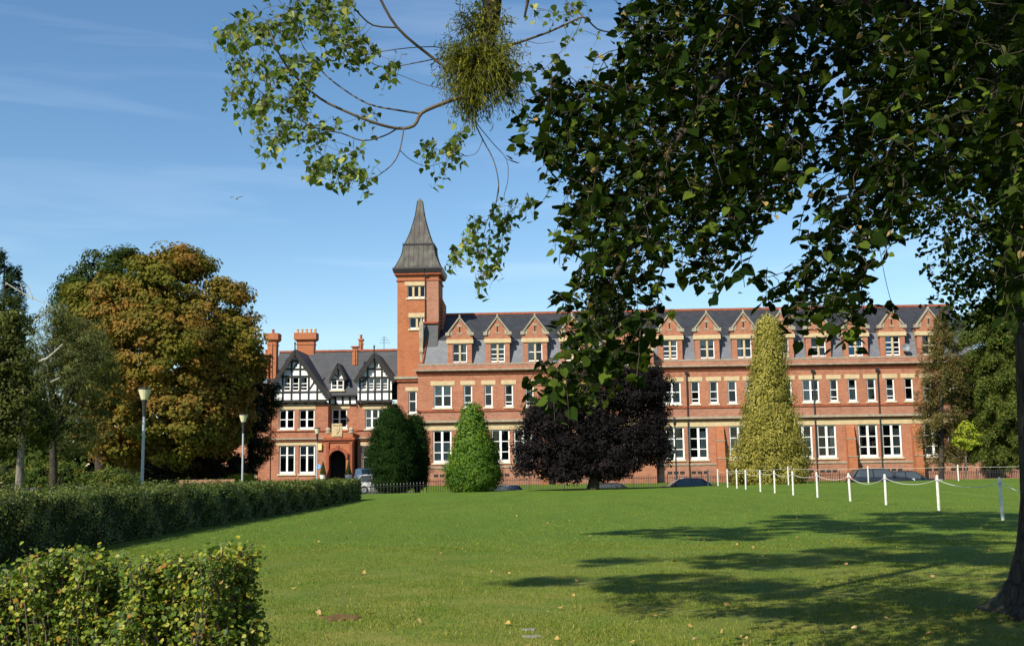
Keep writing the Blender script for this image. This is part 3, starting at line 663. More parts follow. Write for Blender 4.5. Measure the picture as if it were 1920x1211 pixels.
def gable(apx, bl, br, yb, wl, wr, v, win, verts, hors, braces, ov=.55, jy=757):
    A = H(*apx, v-ov); Bl, Br = H(*bl, v-ov), H(*br, v-ov); base = H(apx[0], yb, v)[1]
    L_, R_ = H(wl, yb, v)[0], H(wr, yb, v)[0]; a0 = H(apx[0], apx[1]+6, v)
    sl = lambda x: Bl[1]+(A[1]-Bl[1])*(x-Bl[0])/(A[0]-Bl[0]) if x < A[0] else Br[1]+(A[1]-Br[1])*(Br[0]-x)/(Br[0]-A[0])
    hs = [hole(x0, x1, y0, y1, v) for x0, x1, y0, y1 in win]
    g_ = MB(F); pts = [(L_, base), (R_, base), (R_, max(base+.02, sl(R_)-.12)), (A[0], A[1]-.12), (L_, max(base+.02, sl(L_)-.12))]
    # plaster field with window openings: rectangles + the rest as strips
    zt_ = max([h[3] for h in hs]); zb_ = min([h[2] for h in hs]); 
    def clipx(z, side):
        if side < 0: return max(L_, Bl[0]+(z+.12-Bl[1])*(A[0]-Bl[0])/(A[1]-Bl[1])) if z+.12 > Bl[1] else L_
        return min(R_, Br[0]-(z+.12-Br[1])*(Br[0]-A[0])/(A[1]-Br[1])) if z+.12 > Br[1] else R_
    zz = sorted(set([base, zb_, zt_, A[1]-.12] + [sl(L_)-.12, sl(R_)-.12])); zz = [z for z in zz if base-1e-6 <= z <= A[1]-.119]
    for za, zb in zip(zz[:-1], zz[1:]):
        if zb-za < 1e-4: continue
        xl0, xl1, xr0, xr1 = clipx(za, -1), clipx(zb, -1), clipx(za, 1), clipx(zb, 1)
        if za >= zb_-1e-6 and zb <= zt_+1e-6:
            ed = sorted(hs); cur0, cur1 = xl0, xl1
            for h in ed:
                g_.quad((cur0, v, za), (h[0], v, za), (h[0], v, zb), (cur1, v, zb)); cur0 = cur1 = h[1]
            g_.quad((cur0, v, za), (xr0, v, za), (xr1, v, zb), (cur1, v, zb))
        else: g_.quad((xl0, v, za), (xr0, v, za), (xr1, v, zb), (xl1, v, zb))
    o = g_.build('gable', M_render, house)
    t_ = MB(F)
    for x in verts:
        xu = H(x, yb, v)[0]; top = sl(xu)-.1
        ys = [(base, top)]
        for h in hs:
            if h[0]+.03 < xu < h[1]-.03: ys = [(base, h[2]), (h[3], top)]
        for a_, b_ in ys: t_.box(xu-.075, xu+.075, v-.06, v, a_, b_)
    for (y, x0, x1) in hors:
        z_ = H(apx[0], y, v)[1]; t_.box(H(x0, y, v)[0], H(x1, y, v)[0], v-.075, v, z_-.075, z_+.075)
    for (x0, y0, x1, y1) in braces: bar(t_, H(x0, y0, v), H(x1, y1, v), .13, v, .05)
    t_.box(L_-.05, R_+.05, v-.16, v+.02, base-.22, base+.02)
    zj = H(apx[0], jy, v)[1]; nb = max(3, int((R_-L_)/.85))
    for k in range(nb+1):
        x = L_+.1+(R_-L_-.2)*k/nb; t_.box(x-.09, x+.09, v-.02, v+.35, zj-.02, base-.22)
    t_.build('timber_framing', M_black, o)
    j_ = MB(F); j_.box(L_, R_, v+.33, v+.36, zj-.05, base-.2); j_.build('jetty_cove', M_pale, o)
    b_ = MB(F)                                    # bargeboards, pierced along the lower edge
    for (Q) in (Bl, Br):
        bar(b_, (A[0], A[1]-.1), (Q[0], Q[1]-.1), .34, v-ov+.06, .07)
        dq = Vector((Q[0]-A[0], 0, Q[1]-A[1])); n_ = int(dq.length/.3)
        for k in range(1, n_):
            p = Vector((A[0], 0, A[1]-.42))+dq*k/n_; b_.box(p.x-.09, p.x+.09, v-ov-.005, v-ov+.05, p.z-.08, p.z+.10)
    b_.box(A[0]-.05, A[0]+.05, v-ov-.03, v-ov+.07, A[1]-.2, A[1]+.75); b_.lathe((A[0], v-ov+.02, A[1]+.5), [(.02, 0), (.09, .06), (.1, .12), (.02, .2)], 8)
    b_.build('bargeboard', M_black, o)
    r_ = MB(F); n2 = .10; vb = 5.2
    r_.add([(A[0], v-ov, A[1]+n2), (Bl[0]-.1, v-ov, Bl[1]+n2), (Bl[0]-.1, vb, Bl[1]+n2), (A[0], vb, A[1]+n2), (Br[0]+.1, v-ov, Br[1]+n2), (Br[0]+.1, vb, Br[1]+n2),
            (A[0], v-ov, A[1]), (Bl[0]-.1, v-ov, Bl[1]), (Br[0]+.1, v-ov, Br[1]), (A[0], vb, A[1]), (Bl[0]-.1, vb, Bl[1]), (Br[0]+.1, vb, Br[1])],
           [(0, 1, 2, 3), (0, 3, 5, 4), (6, 0, 4, 8), (0, 6, 7, 1), (6, 9, 10, 7), (6, 8, 11, 9), (1, 7, 10, 2), (4, 5, 11, 8)])
    r_.build('gable_roof', M_slatem, o)
    return o, hs
g1, hs = gable((553, 656), (504, 729), (617, 746), 750, 514.5, 612, hv-.25, [(532, 544.5, 707, 733), (548.3, 560.5, 707, 733), (563.5, 576.5, 707, 733)],
       [530, 546.3, 562.2, 578.5, 594.5], [(735, 514, 606), (705.5, 521, 587), (692, 533, 575), (677, 543, 566)], [(517, 713, 529, 730), (591, 713, 580, 730), (596, 722, 607, 738), (551, 690, 560, 677), (563, 677, 571, 690)])
for h in hs: window(g1, *h, hv-.25, 1, (.45, .7), [(.1, .5, .05, .95, C_)] if h is not hs[1] else None, fr=.07, sill=False, rv=.03)
g2, hs = gable((701.5, 662), (664.5, 714), (739.5, 714), 750, 670.5, 734.5, hv-.25, [(677.5, 688, 709, 733), (691, 701.5, 709, 733), (704, 714.5, 709, 733), (717, 727.5, 709, 733)],
       [675, 689.5, 702.8, 715.8, 729.5], [(734, 671, 734.5), (707.5, 673, 732), (691.5, 687, 717)], [(689, 709, 677, 716)])
for h in hs: window(g2, *h, hv-.25, 1, (.42, .62, .82), [(.05, .95, .02, .42, M_curt)], fr=.07, sill=False, rv=.03)
# centre: timbered strip, small dormer
m = MB(F); ch = hole(617, 670, 743, 757, cv_); m.box(ch[0]+.01, ch[1]-.01, cv_-.10, cv_+.02, ch[2], ch[3]); m.build('plaster_strip', M_render, house)
m = MB(F)
for x in (618.5, 629.5, 643, 656.5, 669): xu = H(x, 750, cv_)[0]; m.box(xu-.09, xu+.09, cv_-.15, cv_-.09, ch[2], ch[3])
m.box(ch[0], ch[1], cv_-.18, cv_-.08, ch[3], ch[3]+.16); m.box(ch[0], ch[1], cv_-.18, cv_-.08, ch[2]-.08, ch[2]+.02); m.build('timber_strip', M_black, house)
dvv = 2.1
A = H(633, 681, dvv-.4); Bl, Br = H(618.5, 711, dvv-.4), H(655, 711, dvv-.4); Br = (A[0]+(A[0]-Bl[0])*1.05, Bl[1]); wz0 = H(633, 731, dvv)[1]; wl, wr = H(621, 720, dvv)[0], H(644.5, 720, dvv)[0]
m = MB(F); m.add([(wl, dvv, wz0), (wr, dvv, wz0), (wr, dvv, Bl[1]), (A[0], dvv, A[1]-.1), (wl, dvv, Bl[1]), (wl, 4.5, wz0), (wr, 4.5, wz0), (wr, 4.5, Bl[1]), (wl, 4.5, Bl[1])], [(2, 3, 4), (0, 4, 8, 5), (1, 6, 7, 2)]); dm = m.build('attic_dormer', M_render, house)
window(dm, wl, wr, wz0, Bl[1]-.05, dvv-.1, 2, (.55,), [(.5, .95, .2, .95, M_shirt), (.05, .3, .05, .95, C_)], fr=.08, midw=.12, rv=.05)
m = MB(F); bar(m, (A[0], A[1]-.1), (Bl[0], Bl[1]-.1), .26, dvv-.33); bar(m, (A[0], A[1]-.1), (Br[0], Br[1]-.1), .26, dvv-.33); m.box(A[0]-.06, A[0]+.06, dvv-.05, dvv, Bl[1], A[1]); m.box(Bl[0], Br[0], dvv-.06, dvv, Bl[1]-.08, Bl[1]+.06)
bar(m, (A[0], Bl[1]+.2), (wl+.1, Bl[1]+.75), .1, dvv); bar(m, (A[0], Bl[1]+.2), (wr-.1, Bl[1]+.75), .1, dvv); m.build('bargeboard', M_black, dm)
m = MB(F); m.add([(A[0], dvv-.4, A[1]+.05), (Bl[0]-.08, dvv-.4, Bl[1]), (Bl[0]-.08, 4.2, Bl[1]), (A[0], 5.0, A[1]+.05), (Br[0]+.08, dvv-.4, Br[1]), (Br[0]+.08, 4.2, Br[1])], [(0, 1, 2, 3), (0, 3, 5, 4)]); m.build('dormer_roof', M_slatem, dm)
# porch
pv = hv-.9
px0, px1 = H(611.5, 850, pv)[0], H(661, 850, pv)[0]; ax0, ax1 = H(617, 860, pv)[0], H(648.5, 860, pv)[0]; zsp = H(632, 860, pv)[1]; rr = (ax1-ax0)/2; ac = (ax0+ax1)/2; ztp = H(632, 812, pv)[1]
m = MB(F); arc = [(ac-rr*math.cos(t), zsp+rr*math.sin(t)) for t in np.linspace(0, PI, 17)]
m.quad((px0, pv, zbase), (ax0, pv, zbase), (ax0, pv, zsp), (px0, pv, zsp)); m.quad((ax1, pv, zbase), (px1, pv, zbase), (px1, pv, zsp), (ax1, pv, zsp))
m.quad((px0, pv, zsp), (ax0, pv, zsp), (ax0, pv, ztp), (px0, pv, ztp)); m.quad((ax1, pv, zsp), (px1, pv, zsp), (px1, pv, ztp), (ax1, pv, ztp))
for (xa, za), (xb, zb) in zip(arc[:-1], arc[1:]): m.quad((xa, pv, za), (xb, pv, zb), (xb, pv, ztp), (xa, pv, ztp)); m.quad((xa, pv, za), (xb, pv, zb), (xb, pv+.6, zb), (xa, pv+.6, za))
for x in (ax0, ax1): m.quad((x, pv, zbase), (x, pv+.6, zbase), (x, pv+.6, zsp), (x, pv, zsp))
for x in (px0, px1): m.quad((x, pv, zbase), (x, cv_, zbase), (x, cv_, ztp), (x, pv, ztp))
m.quad((px0, pv, ztp), (px1, pv, ztp), (px1, cv_, ztp), (px0, cv_, ztp))
por = m.build('porch', M_brick2, house)
m = MB(F); ri, ro = rr, rr+.32
for i in range(16):
    t0, t1 = PI*i/16, PI*(i+1)/16
    c = [(ac-r*math.cos(t), z_, zsp+r*math.sin(t)) for z_ in (pv-.09, pv-.002) for (r, t) in ((ri, t0), (ro, t0), (ro, t1), (ri, t1))]
    m.add(c, [(0, 1, 2, 3), (0, 4, 5, 1), (1, 5, 6, 2), (3, 2, 6, 7), (0, 3, 7, 4)])
m.box(ac-.14, ac+.14, pv-.16, pv, zsp+ri, zsp+ro+.12); m.build('arch', M_terra, por)
m = MB(F); zc_ = H(632, 822, pv)[1]; m.box(px0-.22, px1+.22, pv-.26, pv+.1, zc_-.14, zc_+.1); m.box(px0-.1, px1+.1, pv-.12, pv, zc_-.34, zc_-.143)
for x in (px0+.14, px1-.14): m.box(x-.13, x+.13, pv-.14, pv, zbase, zc_-.343)
m.build('cornice', M_terra, por)
for x in (px0, px1):
    m = MB(F); s_ = 1 if x == px0 else -1
    m.lathe((x+s_*.15, pv+.2, ztp), [(.28, 0), (.3, .1), (.2, .16), (.26, .32), (.16, .5), (.03, .56)], 10); m.build('ball_finial', M_stoneg, por)
m = MB(F); m.box(ax0-.1, ax1+.1, pv+1.6, pv+1.65, zbase, ztp-.1); m.build('doorway', M_room, por)
m = MB(F); h = hole(622.5, 641.5, 794, 818.5, pv); m.box(h[0], h[1], pv-.12, pv+.12, h[2], h[3]); m.box(h[0]+.05, h[1]-.05, pv-.17, pv-.12, h[3]-.12, h[3]-.02)
pl = m.build('armorial_plaque', M_stone, house)
m = MB(F); pcx = (h[0]+h[1])/2; pz = (h[2]+h[3])/2; m.prism([(pcx-.26, pz+.3), (pcx+.26, pz+.3), (pcx+.26, pz-.05), (pcx, pz-.36), (pcx-.26, pz-.05)], pv-.17, pv-.119); m.box(pcx-.28, pcx+.28, pv-.16, pv-.119, pz+.38, pz+.44); m.box(pcx-.03, pcx+.03, pv-.2, pv-.17, pz-.3, pz+.3); m.box(pcx-.24, pcx+.24, pv-.19, pv-.17, pz+.05, pz+.11); m.prism([(pcx-.38, pz-.5), (pcx+.38, pz-.5), (pcx+.3, pz-.38), (pcx-.3, pz-.38)], pv-.16, pv-.119); m.build('shield', M_stone, pl)
m = MB(F); c = H(597, 874.5); m.tube([(c[0], hv-.04, c[1]), (c[0], hv, c[1])], .24, 16); m.build('blue_plaque', plain('plaque_blue', (.18, .38, .68)), house)
m = MB(F); c = H(600, 837.5); m.box(c[0]-.2, c[0]+.2, hv-.2, hv, c[1]-.3, c[1]+.3); m.build('alarm_box', plain('alarm_yellow', (.7, .55, .22)), house)
m = MB(F); c = H(669.5, 780); m.tube([(c[0], cv_-.2, zE), (c[0], cv_-.2, zbase)], .1, 8); m.box(c[0]-.25, c[0]+.25, cv_-.4, cv_-.05, zE-.3, zE+.1); m.build('downpipe', M_iron, house)
def chimney(x0, x1, ytop, ycap, yneck, ybot, v, d_, pots, mat=M_brick2):
    a_, b_ = H(x0, ytop, v)[0], H(x1, ytop, v)[0]; z = lambda y: H((x0+x1)/2, y, v)[1]; i = .24*min(1, (b_-a_)/1.4)
    m = MB(F); m.box(a_, b_, v, v+d_, z(ycap), z(ytop)); m.rings([[(x+ (o_ if x == a_ else -o_), y+(o_ if y == v else -o_), zz) for x, y in ((a_, v), (b_, v), (b_, v+d_), (a_, v+d_))] for o_, zz in ((i, z(yneck)), (.02, z(ycap)-.002))])
    m.box(a_+i, b_-i, v+i, v+d_-i, z(ybot), z(yneck)+.002); m.box(a_+i-.06, b_-i+.06, v+i-.06, v+d_-i+.06, z(yneck+6), z(yneck+4.2))
    if b_-a_ < 1.6: m.box((a_+b_)/2-.07, (a_+b_)/2+.07, v+i-.09, v+i, z(ybot), z(yneck)-.1)
    o = m.build('chimney', mat, house); q = MB(F)
    for k in range(pots):
        x = a_+(b_-a_)*(k+.5)/pots; q.lathe((x, v+d_/2, z(ytop)), [(.13, 0), (.11, .3), (.15, .34), (.13, .42)], 8)
    q.build('chimney_pot', plain('pot_buff', (.5, .30, .12)) if pots > 2 else M_terra, o)
chimney(496.5, 521.5, 624.5, 636.5, 640.5, 710, 1.6, 1.3, 1); chimney(551, 592.5, 623.5, 636, 639.5, 668, 5.0, 1.3, 5)
chimney(657.5, 672, 648.5, 650.5, 651.5, 684, 2.4, .8, 0); chimney(671, 681, 635, 638, 639, 664, 6.2, .6, 1); chimney(487, 506, 662.5, 665, 667, 712, 1.4, 1.2, 1)
m = MB(F); c = H(720, 657, 6.2); zt_ = H(720, 631, 6.2)[1]; m.tube([(c[0], 6.2, c[1]-.5), (c[0], 6.2, zt_)], .03, 5)
for zz, l_ in ((zt_-.1, .45), (zt_-.35, .7), (zt_-.6, .9)): m.tube([(c[0]-l_*.5, 6.2, zz), (c[0]+l_*.7, 6.2, zz)], .02, 5)
m.build('aerial', M_iron, house)
# left-hand wing of the same school, mostly hidden behind the chestnut
lhv = 2.0
lh = bthing('garden_wing', 'brick and white gabled wing half hidden behind the autumn chestnut', 'building', H(440, 800)[0], lhv)
a_, b_ = H(330, 800, lhv)[0], H(508.5, 800, lhv)[0]; ze = H(440, 748, lhv)[1]
hh = [hole(466, 480, 858, 893, lhv), hole(425, 450, 858, 893, lhv), hole(380, 405, 858, 893, lhv), hole(425, 450, 775, 805, lhv)]
m = MB(F); wall(m, a_, b_, zbase, ze, lhv, hh); m.quad((b_, lhv, zbase), (b_, lhv+8, zbase), (b_, lhv+8, ze), (b_, lhv, ze)); m.quad((a_, lhv, zbase), (a_, lhv+8, zbase), (a_, lhv+8, ze), (a_, lhv, ze)); m.build('wall', M_brick, lh)
for h in hh: window(lh, *h, lhv, 1 if h is hh[0] else 2, (.4,), None)
m = MB(F); g0, g1_, gt = H(420, 748, lhv-.3), H(497, 748, lhv-.3), H(458, 676, lhv-.3); m.prism([(g0[0], ze), (g1_[0], ze), (gt[0], gt[1])], lhv-.3, lhv); m.build('gable', M_render, lh)
m = MB(F); bar(m, gt, (g0[0]-.3, ze), .34, lhv-.31, .1); bar(m, gt, (g1_[0]+.3, ze), .34, lhv-.31, .1)
for k in range(1, 6): x = g0[0]+(g1_[0]-g0[0])*k/6; m.box(x-.08, x+.08, lhv-.37, lhv-.3, ze, ze+(gt[1]-ze)*(1-abs(k-3)/3)*.95+.1)
m.box(g0[0], g1_[0], lhv-.4, lhv-.3, ze-.1, ze+.15); m.box(g0[0]+.8, g1_[0]-.8, lhv-.39, lhv-.3, ze+1.1, ze+1.25); m.build('bargeboard', M_black, lh)
m = MB(F); zq = H(440, 672, 6)[1]; m.add([(a_, lhv-.3, ze), (b_, lhv-.3, ze), (b_, 6, zq), (a_, 6, zq), (a_, 10, ze), (b_, 10, ze)], [(0, 1, 2, 3), (3, 2, 5, 4), (0, 3, 4), (1, 5, 2)]); m.build('roof', M_slatem, lh)
m = MB(F); u_ = H(494, 713, 1); m.prism([(u_[0]-.5, u_[1]-.3), (u_[0]+.45, u_[1]-.3), (u_[0]+.45, u_[1]+.1), (u_[0]+.2, u_[1]+.3), (u_[0]-.3, u_[1]+.3), (u_[0]-.5, u_[1]+.1)], .6, 2.0); m.build('bay_roof', M_lead, lh)
m = MB(F); m.box(H(489, 800, .9)[0], H(507, 800, .9)[0], .9, 2.0, zbase, H(494, 718, 1)[1]); m.build('bay_wall', M_brick, lh)
# far brick range seen dimly to the right of the long wing
fr_ = bthing('far_range', 'shaded brick range behind the dark conifer beyond the wing end', 'building', U(1890, 8), 8)
m = MB(F); x0, x1 = U(1846, 6), U(2040, 6); fh = [(x0+1+k*2.6, x0+2.4+k*2.6, 1.4, 3.6) for k in range(3)]+[(x0+1+k*2.6, x0+2.4+k*2.6, 5.6, 7.6) for k in range(3)]
wall(m, x0, x1, zbase, 9.5, 6, fh); m.box(x0, x1, 6.3, 14, 9.4, 9.5); m.quad((x0, 6, zbase), (x0, 14, zbase), (x0, 14, 9.5), (x0, 6, 9.5)); m.build('wall', M_brickd, fr_)
for h in fh: window(fr_, *h, 6, 2, (.5,), None)
m = MB(F); m.add([(x0-.3, 5.7, 9.5), (x1, 5.7, 9.5), (x1, 10, 12.5), (x0-.3, 10, 12.5), (x0-.3, 14, 9.5), (x1, 14, 9.5)], [(0, 1, 2, 3), (3, 2, 5, 4), (0, 3, 4)]); m.build('roof', M_slated, fr_)
coursebox(fr_, 'stone_band', x0, x1, 6, 4.1, 4.45, .04, M_stone)
# ------------------------------------------------------------------ vegetation helpers
ML = {}
ML['chestnut'] = leafmat('leaf_chestnut', [(0, (.060, .075, .012)), (.35, (.14, .11, .018)), (.65, (.22, .12, .024)), (.88, (.26, .12, .026)), (1, (.24, .18, .030))], .25, .7, .12, patch=(.20, (.11, .12, .013), .85))
ML['oak'] = leafmat('leaf_oak', [(0, (.022, .035, .008)), (.6, (.042, .062, .012)), (1, (.085, .10, .018))], .2, .8, .05)
ML['willow'] = leafmat('leaf_willow', [(0, (.055, .070, .024)), (.6, (.105, .115, .038)), (1, (.19, .185, .065))], .2, .8, .05)
ML['birch'] = leafmat('leaf_birch', [(0, (.035, .045, .012)), (.6, (.070, .082, .022)), (1, (.14, .14, .03))], .25, .8, .05)
ML['pine'] = leafmat('needle_pine', [(0, (.012, .028, .012)), (1, (.030, .055, .020))], .1)
ML['yew'] = leafmat('needle_yew', [(0, (.006, .016, .004)), (.7, (.014, .034, .007)), (1, (.034, .062, .012))], .08, .9, .03)
ML['hornbeam'] = leafmat('leaf_hornbeam', [(0, (.035, .085, .008)), (.6, (.075, .15, .013)), (1, (.15, .22, .02))], .3, .6, .15)
ML['beech'] = leafmat('leaf_copper_beech', [(0, (.0050, .0042, .0044)), (.6, (.009, .0072, .0074)), (.93, (.016, .012, .012)), (1, (.040, .020, .016))], 0.0, .7, .08)
ML['gold'] = leafmat('needle_golden', [(0, (.10, .10, .014)), (.5, (.24, .215, .042)), (1, (.40, .35, .09))], .15, .8, .1)
ML['larch'] = leafmat('needle_swamp', [(0, (.075, .085, .022)), (.5, (.13, .12, .034)), (.85, (.17, .12, .04)), (1, (.20, .11, .04))], .2)
ML['redwood'] = leafmat('needle_redwood', [(0, (.040, .070, .012)), (.6, (.085, .12, .018)), (1, (.17, .16, .028))], .15, .7, .2)
ML['sapling'] = leafmat('leaf_sapling', [(0, (.20, .25, .02)), (1, (.36, .38, .04))], .35)
ML['plum'] = leafmat('leaf_dark', [(0, (.012, .016, .010)), (.8, (.022, .026, .012)), (1, (.12, .045, .02))], .1)
ML['shrub'] = leafmat('leaf_shrub', [(0, (.04, .075, .015)), (.7, (.09, .12, .02)), (1, (.24, .15, .03))], .25)
ML['hedge'] = leafmat('leaf_hedge', [(0, (.042, .062, .012)), (.55, (.095, .118, .020)), (1, (.20, .21, .038))], .18, .5, .3, patch=(.5, (.05, .09, .015), .6))
ML['hawthorn'] = leafmat('leaf_hawthorn', [(0, (.035, .070, .008)), (.45, (.095, .150, .015)), (.74, (.23, .27, .028)), (.94, (.34, .30, .03)), (1, (.26, .10, .02))], .30, .5, .3)
ML['lime'] = leafmat('leaf_lime', [(0, (.005, .012, .002)), (.6, (.013, .028, .004)), (.93, (.080, .115, .014)), (.95, (.24, .17, .06)), (1, (.32, .22, .09))], .14, .85, .03)
ML['poplar'] = leafmat('leaf_poplar', [(0, (.045, .080, .014)), (.5, (.095, .15, .025)), (.85, (.19, .25, .055)), (1, (.38, .38, .10))], .32, .5, .2)
ML['mist'] = leafmat('leaf_mistletoe', [(0, (.07, .085, .010)), (.6, (.15, .16, .018)), (1, (.28, .25, .03))], .28, .6, .1)
ML['blade'] = leafmat('grass_blade', [(0, (.050, .100, .008)), (.6, (.13, .19, .020)), (.88, (.26, .26, .042)), (1, (.44, .36, .14))], .25, .8, .05, patch=(.30, (.22, .21, .045), .45))
ML['fallen'] = leafmat('leaf_fallen', [(0, (.32, .22, .07)), (.5, (.42, .28, .09)), (.8, (.28, .15, .06)), (1, (.55, .42, .20))], .1, .8, .1)

def sphere_pts(n): return rand_unit(n)
LAST = [None]
def clump_rnd(k, n): 
    r = np.clip(np.repeat(RNG.random(k), n)*.62+RNG.random(k*n)*.42-.02, 0, 1); return r
def blob_leaves(blobs, per, sub, subr, size, up=.3, outw=.8, rn=.9, inner=.12):
    """blobs: (cx,cy,cz,rx,ry,rz[,weight]); per = leaves per m2-ish weight; returns C,N,T,S"""
    C, Nn, RR = [], [], []
    tot = sum((b[3]*b[4]+b[3]*b[5]+b[4]*b[5])*(b[6] if len(b) > 6 else 1) for b in blobs)
    for b in blobs:
        c = np.array(b[:3]); r = np.array(b[3:6]); wt = (r[0]*r[1]+r[0]*r[2]+r[1]*r[2])*(b[6] if len(b) > 6 else 1)
        ns_ = max(3, int(sub*wt/tot)); d = sphere_pts(ns_); rad = RNG.uniform(.72, 1.04, (ns_, 1)); k = RNG.random(ns_) < inner; rad[k] *= RNG.uniform(.3, .9, (k.sum(), 1))
        sc = c+d*r*rad; nl = max(4, int(per*wt/tot/ns_*1.0))
        sr = subr*RNG.uniform(.6, 1.35, (ns_, 1, 1))
        g_ = RNG.normal(size=(ns_, nl, 3)); g_ /= np.maximum(1, np.linalg.norm(g_, axis=2, keepdims=True)/1.6); p = sc[:, None, :]+g_*sr*np.array([1, 1, .62])*.6
        nn = d[:, None, :]*outw + g_*.5 + np.array([0, 0, up]) + RNG.normal(size=(ns_, nl, 3))*rn*.55
        C.append(p.reshape(-1, 3)); Nn.append(nn.reshape(-1, 3)); RR.append(clump_rnd(ns_, nl))
    C = np.concatenate(C); Nn = np.concatenate(Nn); n = len(C); LAST[0] = np.concatenate(RR)
    return C, Nn, rand_unit(n)+np.array([0, 0, -.4]), size*RNG.uniform(.65, 1.35, n)
def pxblob(px, py, rx, ry, Y, dy=None, wt=1):
    c = P(px, py, Y); k = Y/FPX; return (c.x, c.y, c.z, rx*k, (dy if dy else rx*k*.9), ry*k, wt)
def limbs(mb, base, tips, r0_, bend=.25, seg=7):
    for tp in tips:
        b_ = Vector(base); t_ = Vector(tp); n = 5; pts = []
        off = Vector((random.uniform(-1, 1), random.uniform(-1, 1), 0))*bend*(t_-b_).length*.3
        for i in range(n+1):
            f = i/n; pts.append(b_.lerp(t_, f)+off*math.sin(f*PI)+Vector((0, 0, (t_-b_).length*.08*math.sin(f*PI))))
        mb.tube(pts, [r0_*(1-.85*i/n) for i in range(n+1)], seg)
def tree(name, label, base, trunk_top, r, blobs, mat, nleaf, nsub, subr, size, shape='diamond', barkm=None, group=None, limbn=10, flare=1.6, **kw):
    t = thing(name, label, 'tree', base, 0, group); m = MB(); b_ = Vector(base); tt = Vector(trunk_top)
    pts = [b_+Vector((0, 0, -.5))]+[b_.lerp(tt, f)+Vector((random.uniform(-.1, .1), 0, 0)) for f in (.0, .08, .3, .6, 1)]
    m.tube(pts, [r*flare, r*flare*.85, r*1.1, r, r*.85, r*.5], 10)
    bl = sorted(blobs, key=lambda b: -b[3]*b[5]); tips = []
    for k in range(limbn):
        b = bl[k % len(bl)]; d = rand_unit(1)[0]; tips.append((b[0]+d[0]*b[3]*.7, b[1]+d[1]*b[4]*.7, b[2]+abs(d[2])*b[5]*.6))
    limbs(m, b_.lerp(tt, .7), tips, r*.5)
    m.build('trunk', barkm or M_bark, t, smooth=True)
    C, Nn, T, S = blob_leaves(blobs, nleaf, nsub, subr, size, **kw)
    leaf_mesh('crown', C, Nn, T, S, shape, mat, t); return t

# ------------------------------------------------------------------ trees around the school
def gb(px, py, Y):   # ground point under a pixel column at depth Y
    p = P(px, py, Y); return (p.x, p.y, gz(p.x, Y))
# horse chestnut in autumn colour
YC = 84
B = [pxblob(*a_) for a_ in [(230, 590, 82, 72, YC), (310, 550, 74, 78, YC-1), (380, 612, 74, 70, YC), (300, 660, 110, 95, YC-3), (190, 680, 75, 110, YC), (410, 700, 72, 90, YC), (330, 790, 100, 80, YC-3), (235, 800, 75, 75, YC-2), (430, 780, 45, 70, YC+1), (345, 498, 38, 34, YC), (425, 560, 32, 28, YC), (285, 508, 36, 28, YC), (165, 600, 40, 60, YC), (455, 660, 30, 60, YC), (330, 478, 34, 14, YC), (372, 500, 30, 12, YC), (425, 535, 30, 12, YC), (448, 552, 22, 8, YC-1), (445, 600, 30, 16, YC), (468, 640, 20, 16, YC-1), (160, 545, 30, 16, YC), (475, 690, 16, 22, YC)]]
tree('horse_chestnut', 'large orange and green autumn horse chestnut behind the hedge', gb(246, 905, YC), P(262, 700, YC), .55, B, ML['chestnut'], 120000, 1300, .85, .27, 'lobed', M_barkg, limbn=14, up=.5)
B = [pxblob(*a_) for a_ in [(195, 515, 55, 48, 112), (150, 560, 45, 50, 112), (225, 560, 60, 60, 112), (175, 640, 70, 80, 112), (240, 490, 28, 22, 112)]]
tree('oak_tree', 'dark green tree rising behind the orange chestnut', gb(190, 900, 112), P(190, 640, 112), .5, B, ML['oak'], 36000, 420, .95, .34)
YW = 46
B = [pxblob(*a_) for a_ in [(95, 660, 55, 70, YW), (150, 640, 50, 55, YW+1), (130, 720, 75, 70, YW), (60, 760, 60, 70, YW), (150, 800, 60, 60, YW+1), (195, 720, 35, 70, YW+1), (110, 600, 35, 30, YW), (60, 690, 35, 50, YW), (180, 670, 40, 50, YW)]]
wl_ = tree('silver_willow', 'grey green willow with bare white branches left of the chestnut', gb(96, 905, YW), P(105, 740, YW), .16, B, ML['willow'], 42000, 700, .34, .15, 'blade', M_bark, limbn=12, up=-.1, inner=.4)
m = MB()
for pts, rr_ in (([(20, 640), (45, 618), (70, 600), (95, 572), (62, 560), (52, 535)], .035), ([(62, 560), (40, 548), (10, 530)], .03), ([(70, 678), (88, 672), (102, 660), (118, 645)], .05), ([(10, 640), (18, 662), (30, 680)], .05), ([(66, 604), (78, 575)], .02), ([(95, 716), (112, 708)], .03), ([(44, 555), (38, 530)], .02)):
    m = MB(); m.tube([P(x, y, YW-2.2) for x, y in pts], [rr_*(1-.6*i/len(pts)) for i in range(len(pts))], 6); m.build('dead_branch', M_barkp, wl_)
YB = 36
B = [pxblob(*a_) for a_ in [(20, 600, 38, 42, YB), (10, 680, 50, 60, YB), (35, 755, 45, 60, YB), (5, 800, 45, 70, YB), (70, 800, 32, 42, YB+1), (-40, 700, 60, 120, YB)]]
tree('birch_tree', 'birch with pale trunk at the left edge behind the hedge', gb(37, 915, YB), P(42, 740, YB), .125, B, ML['birch'], 24000, 420, .32, .13, 'diamond', M_barkg, flare=1.25, inner=.35)
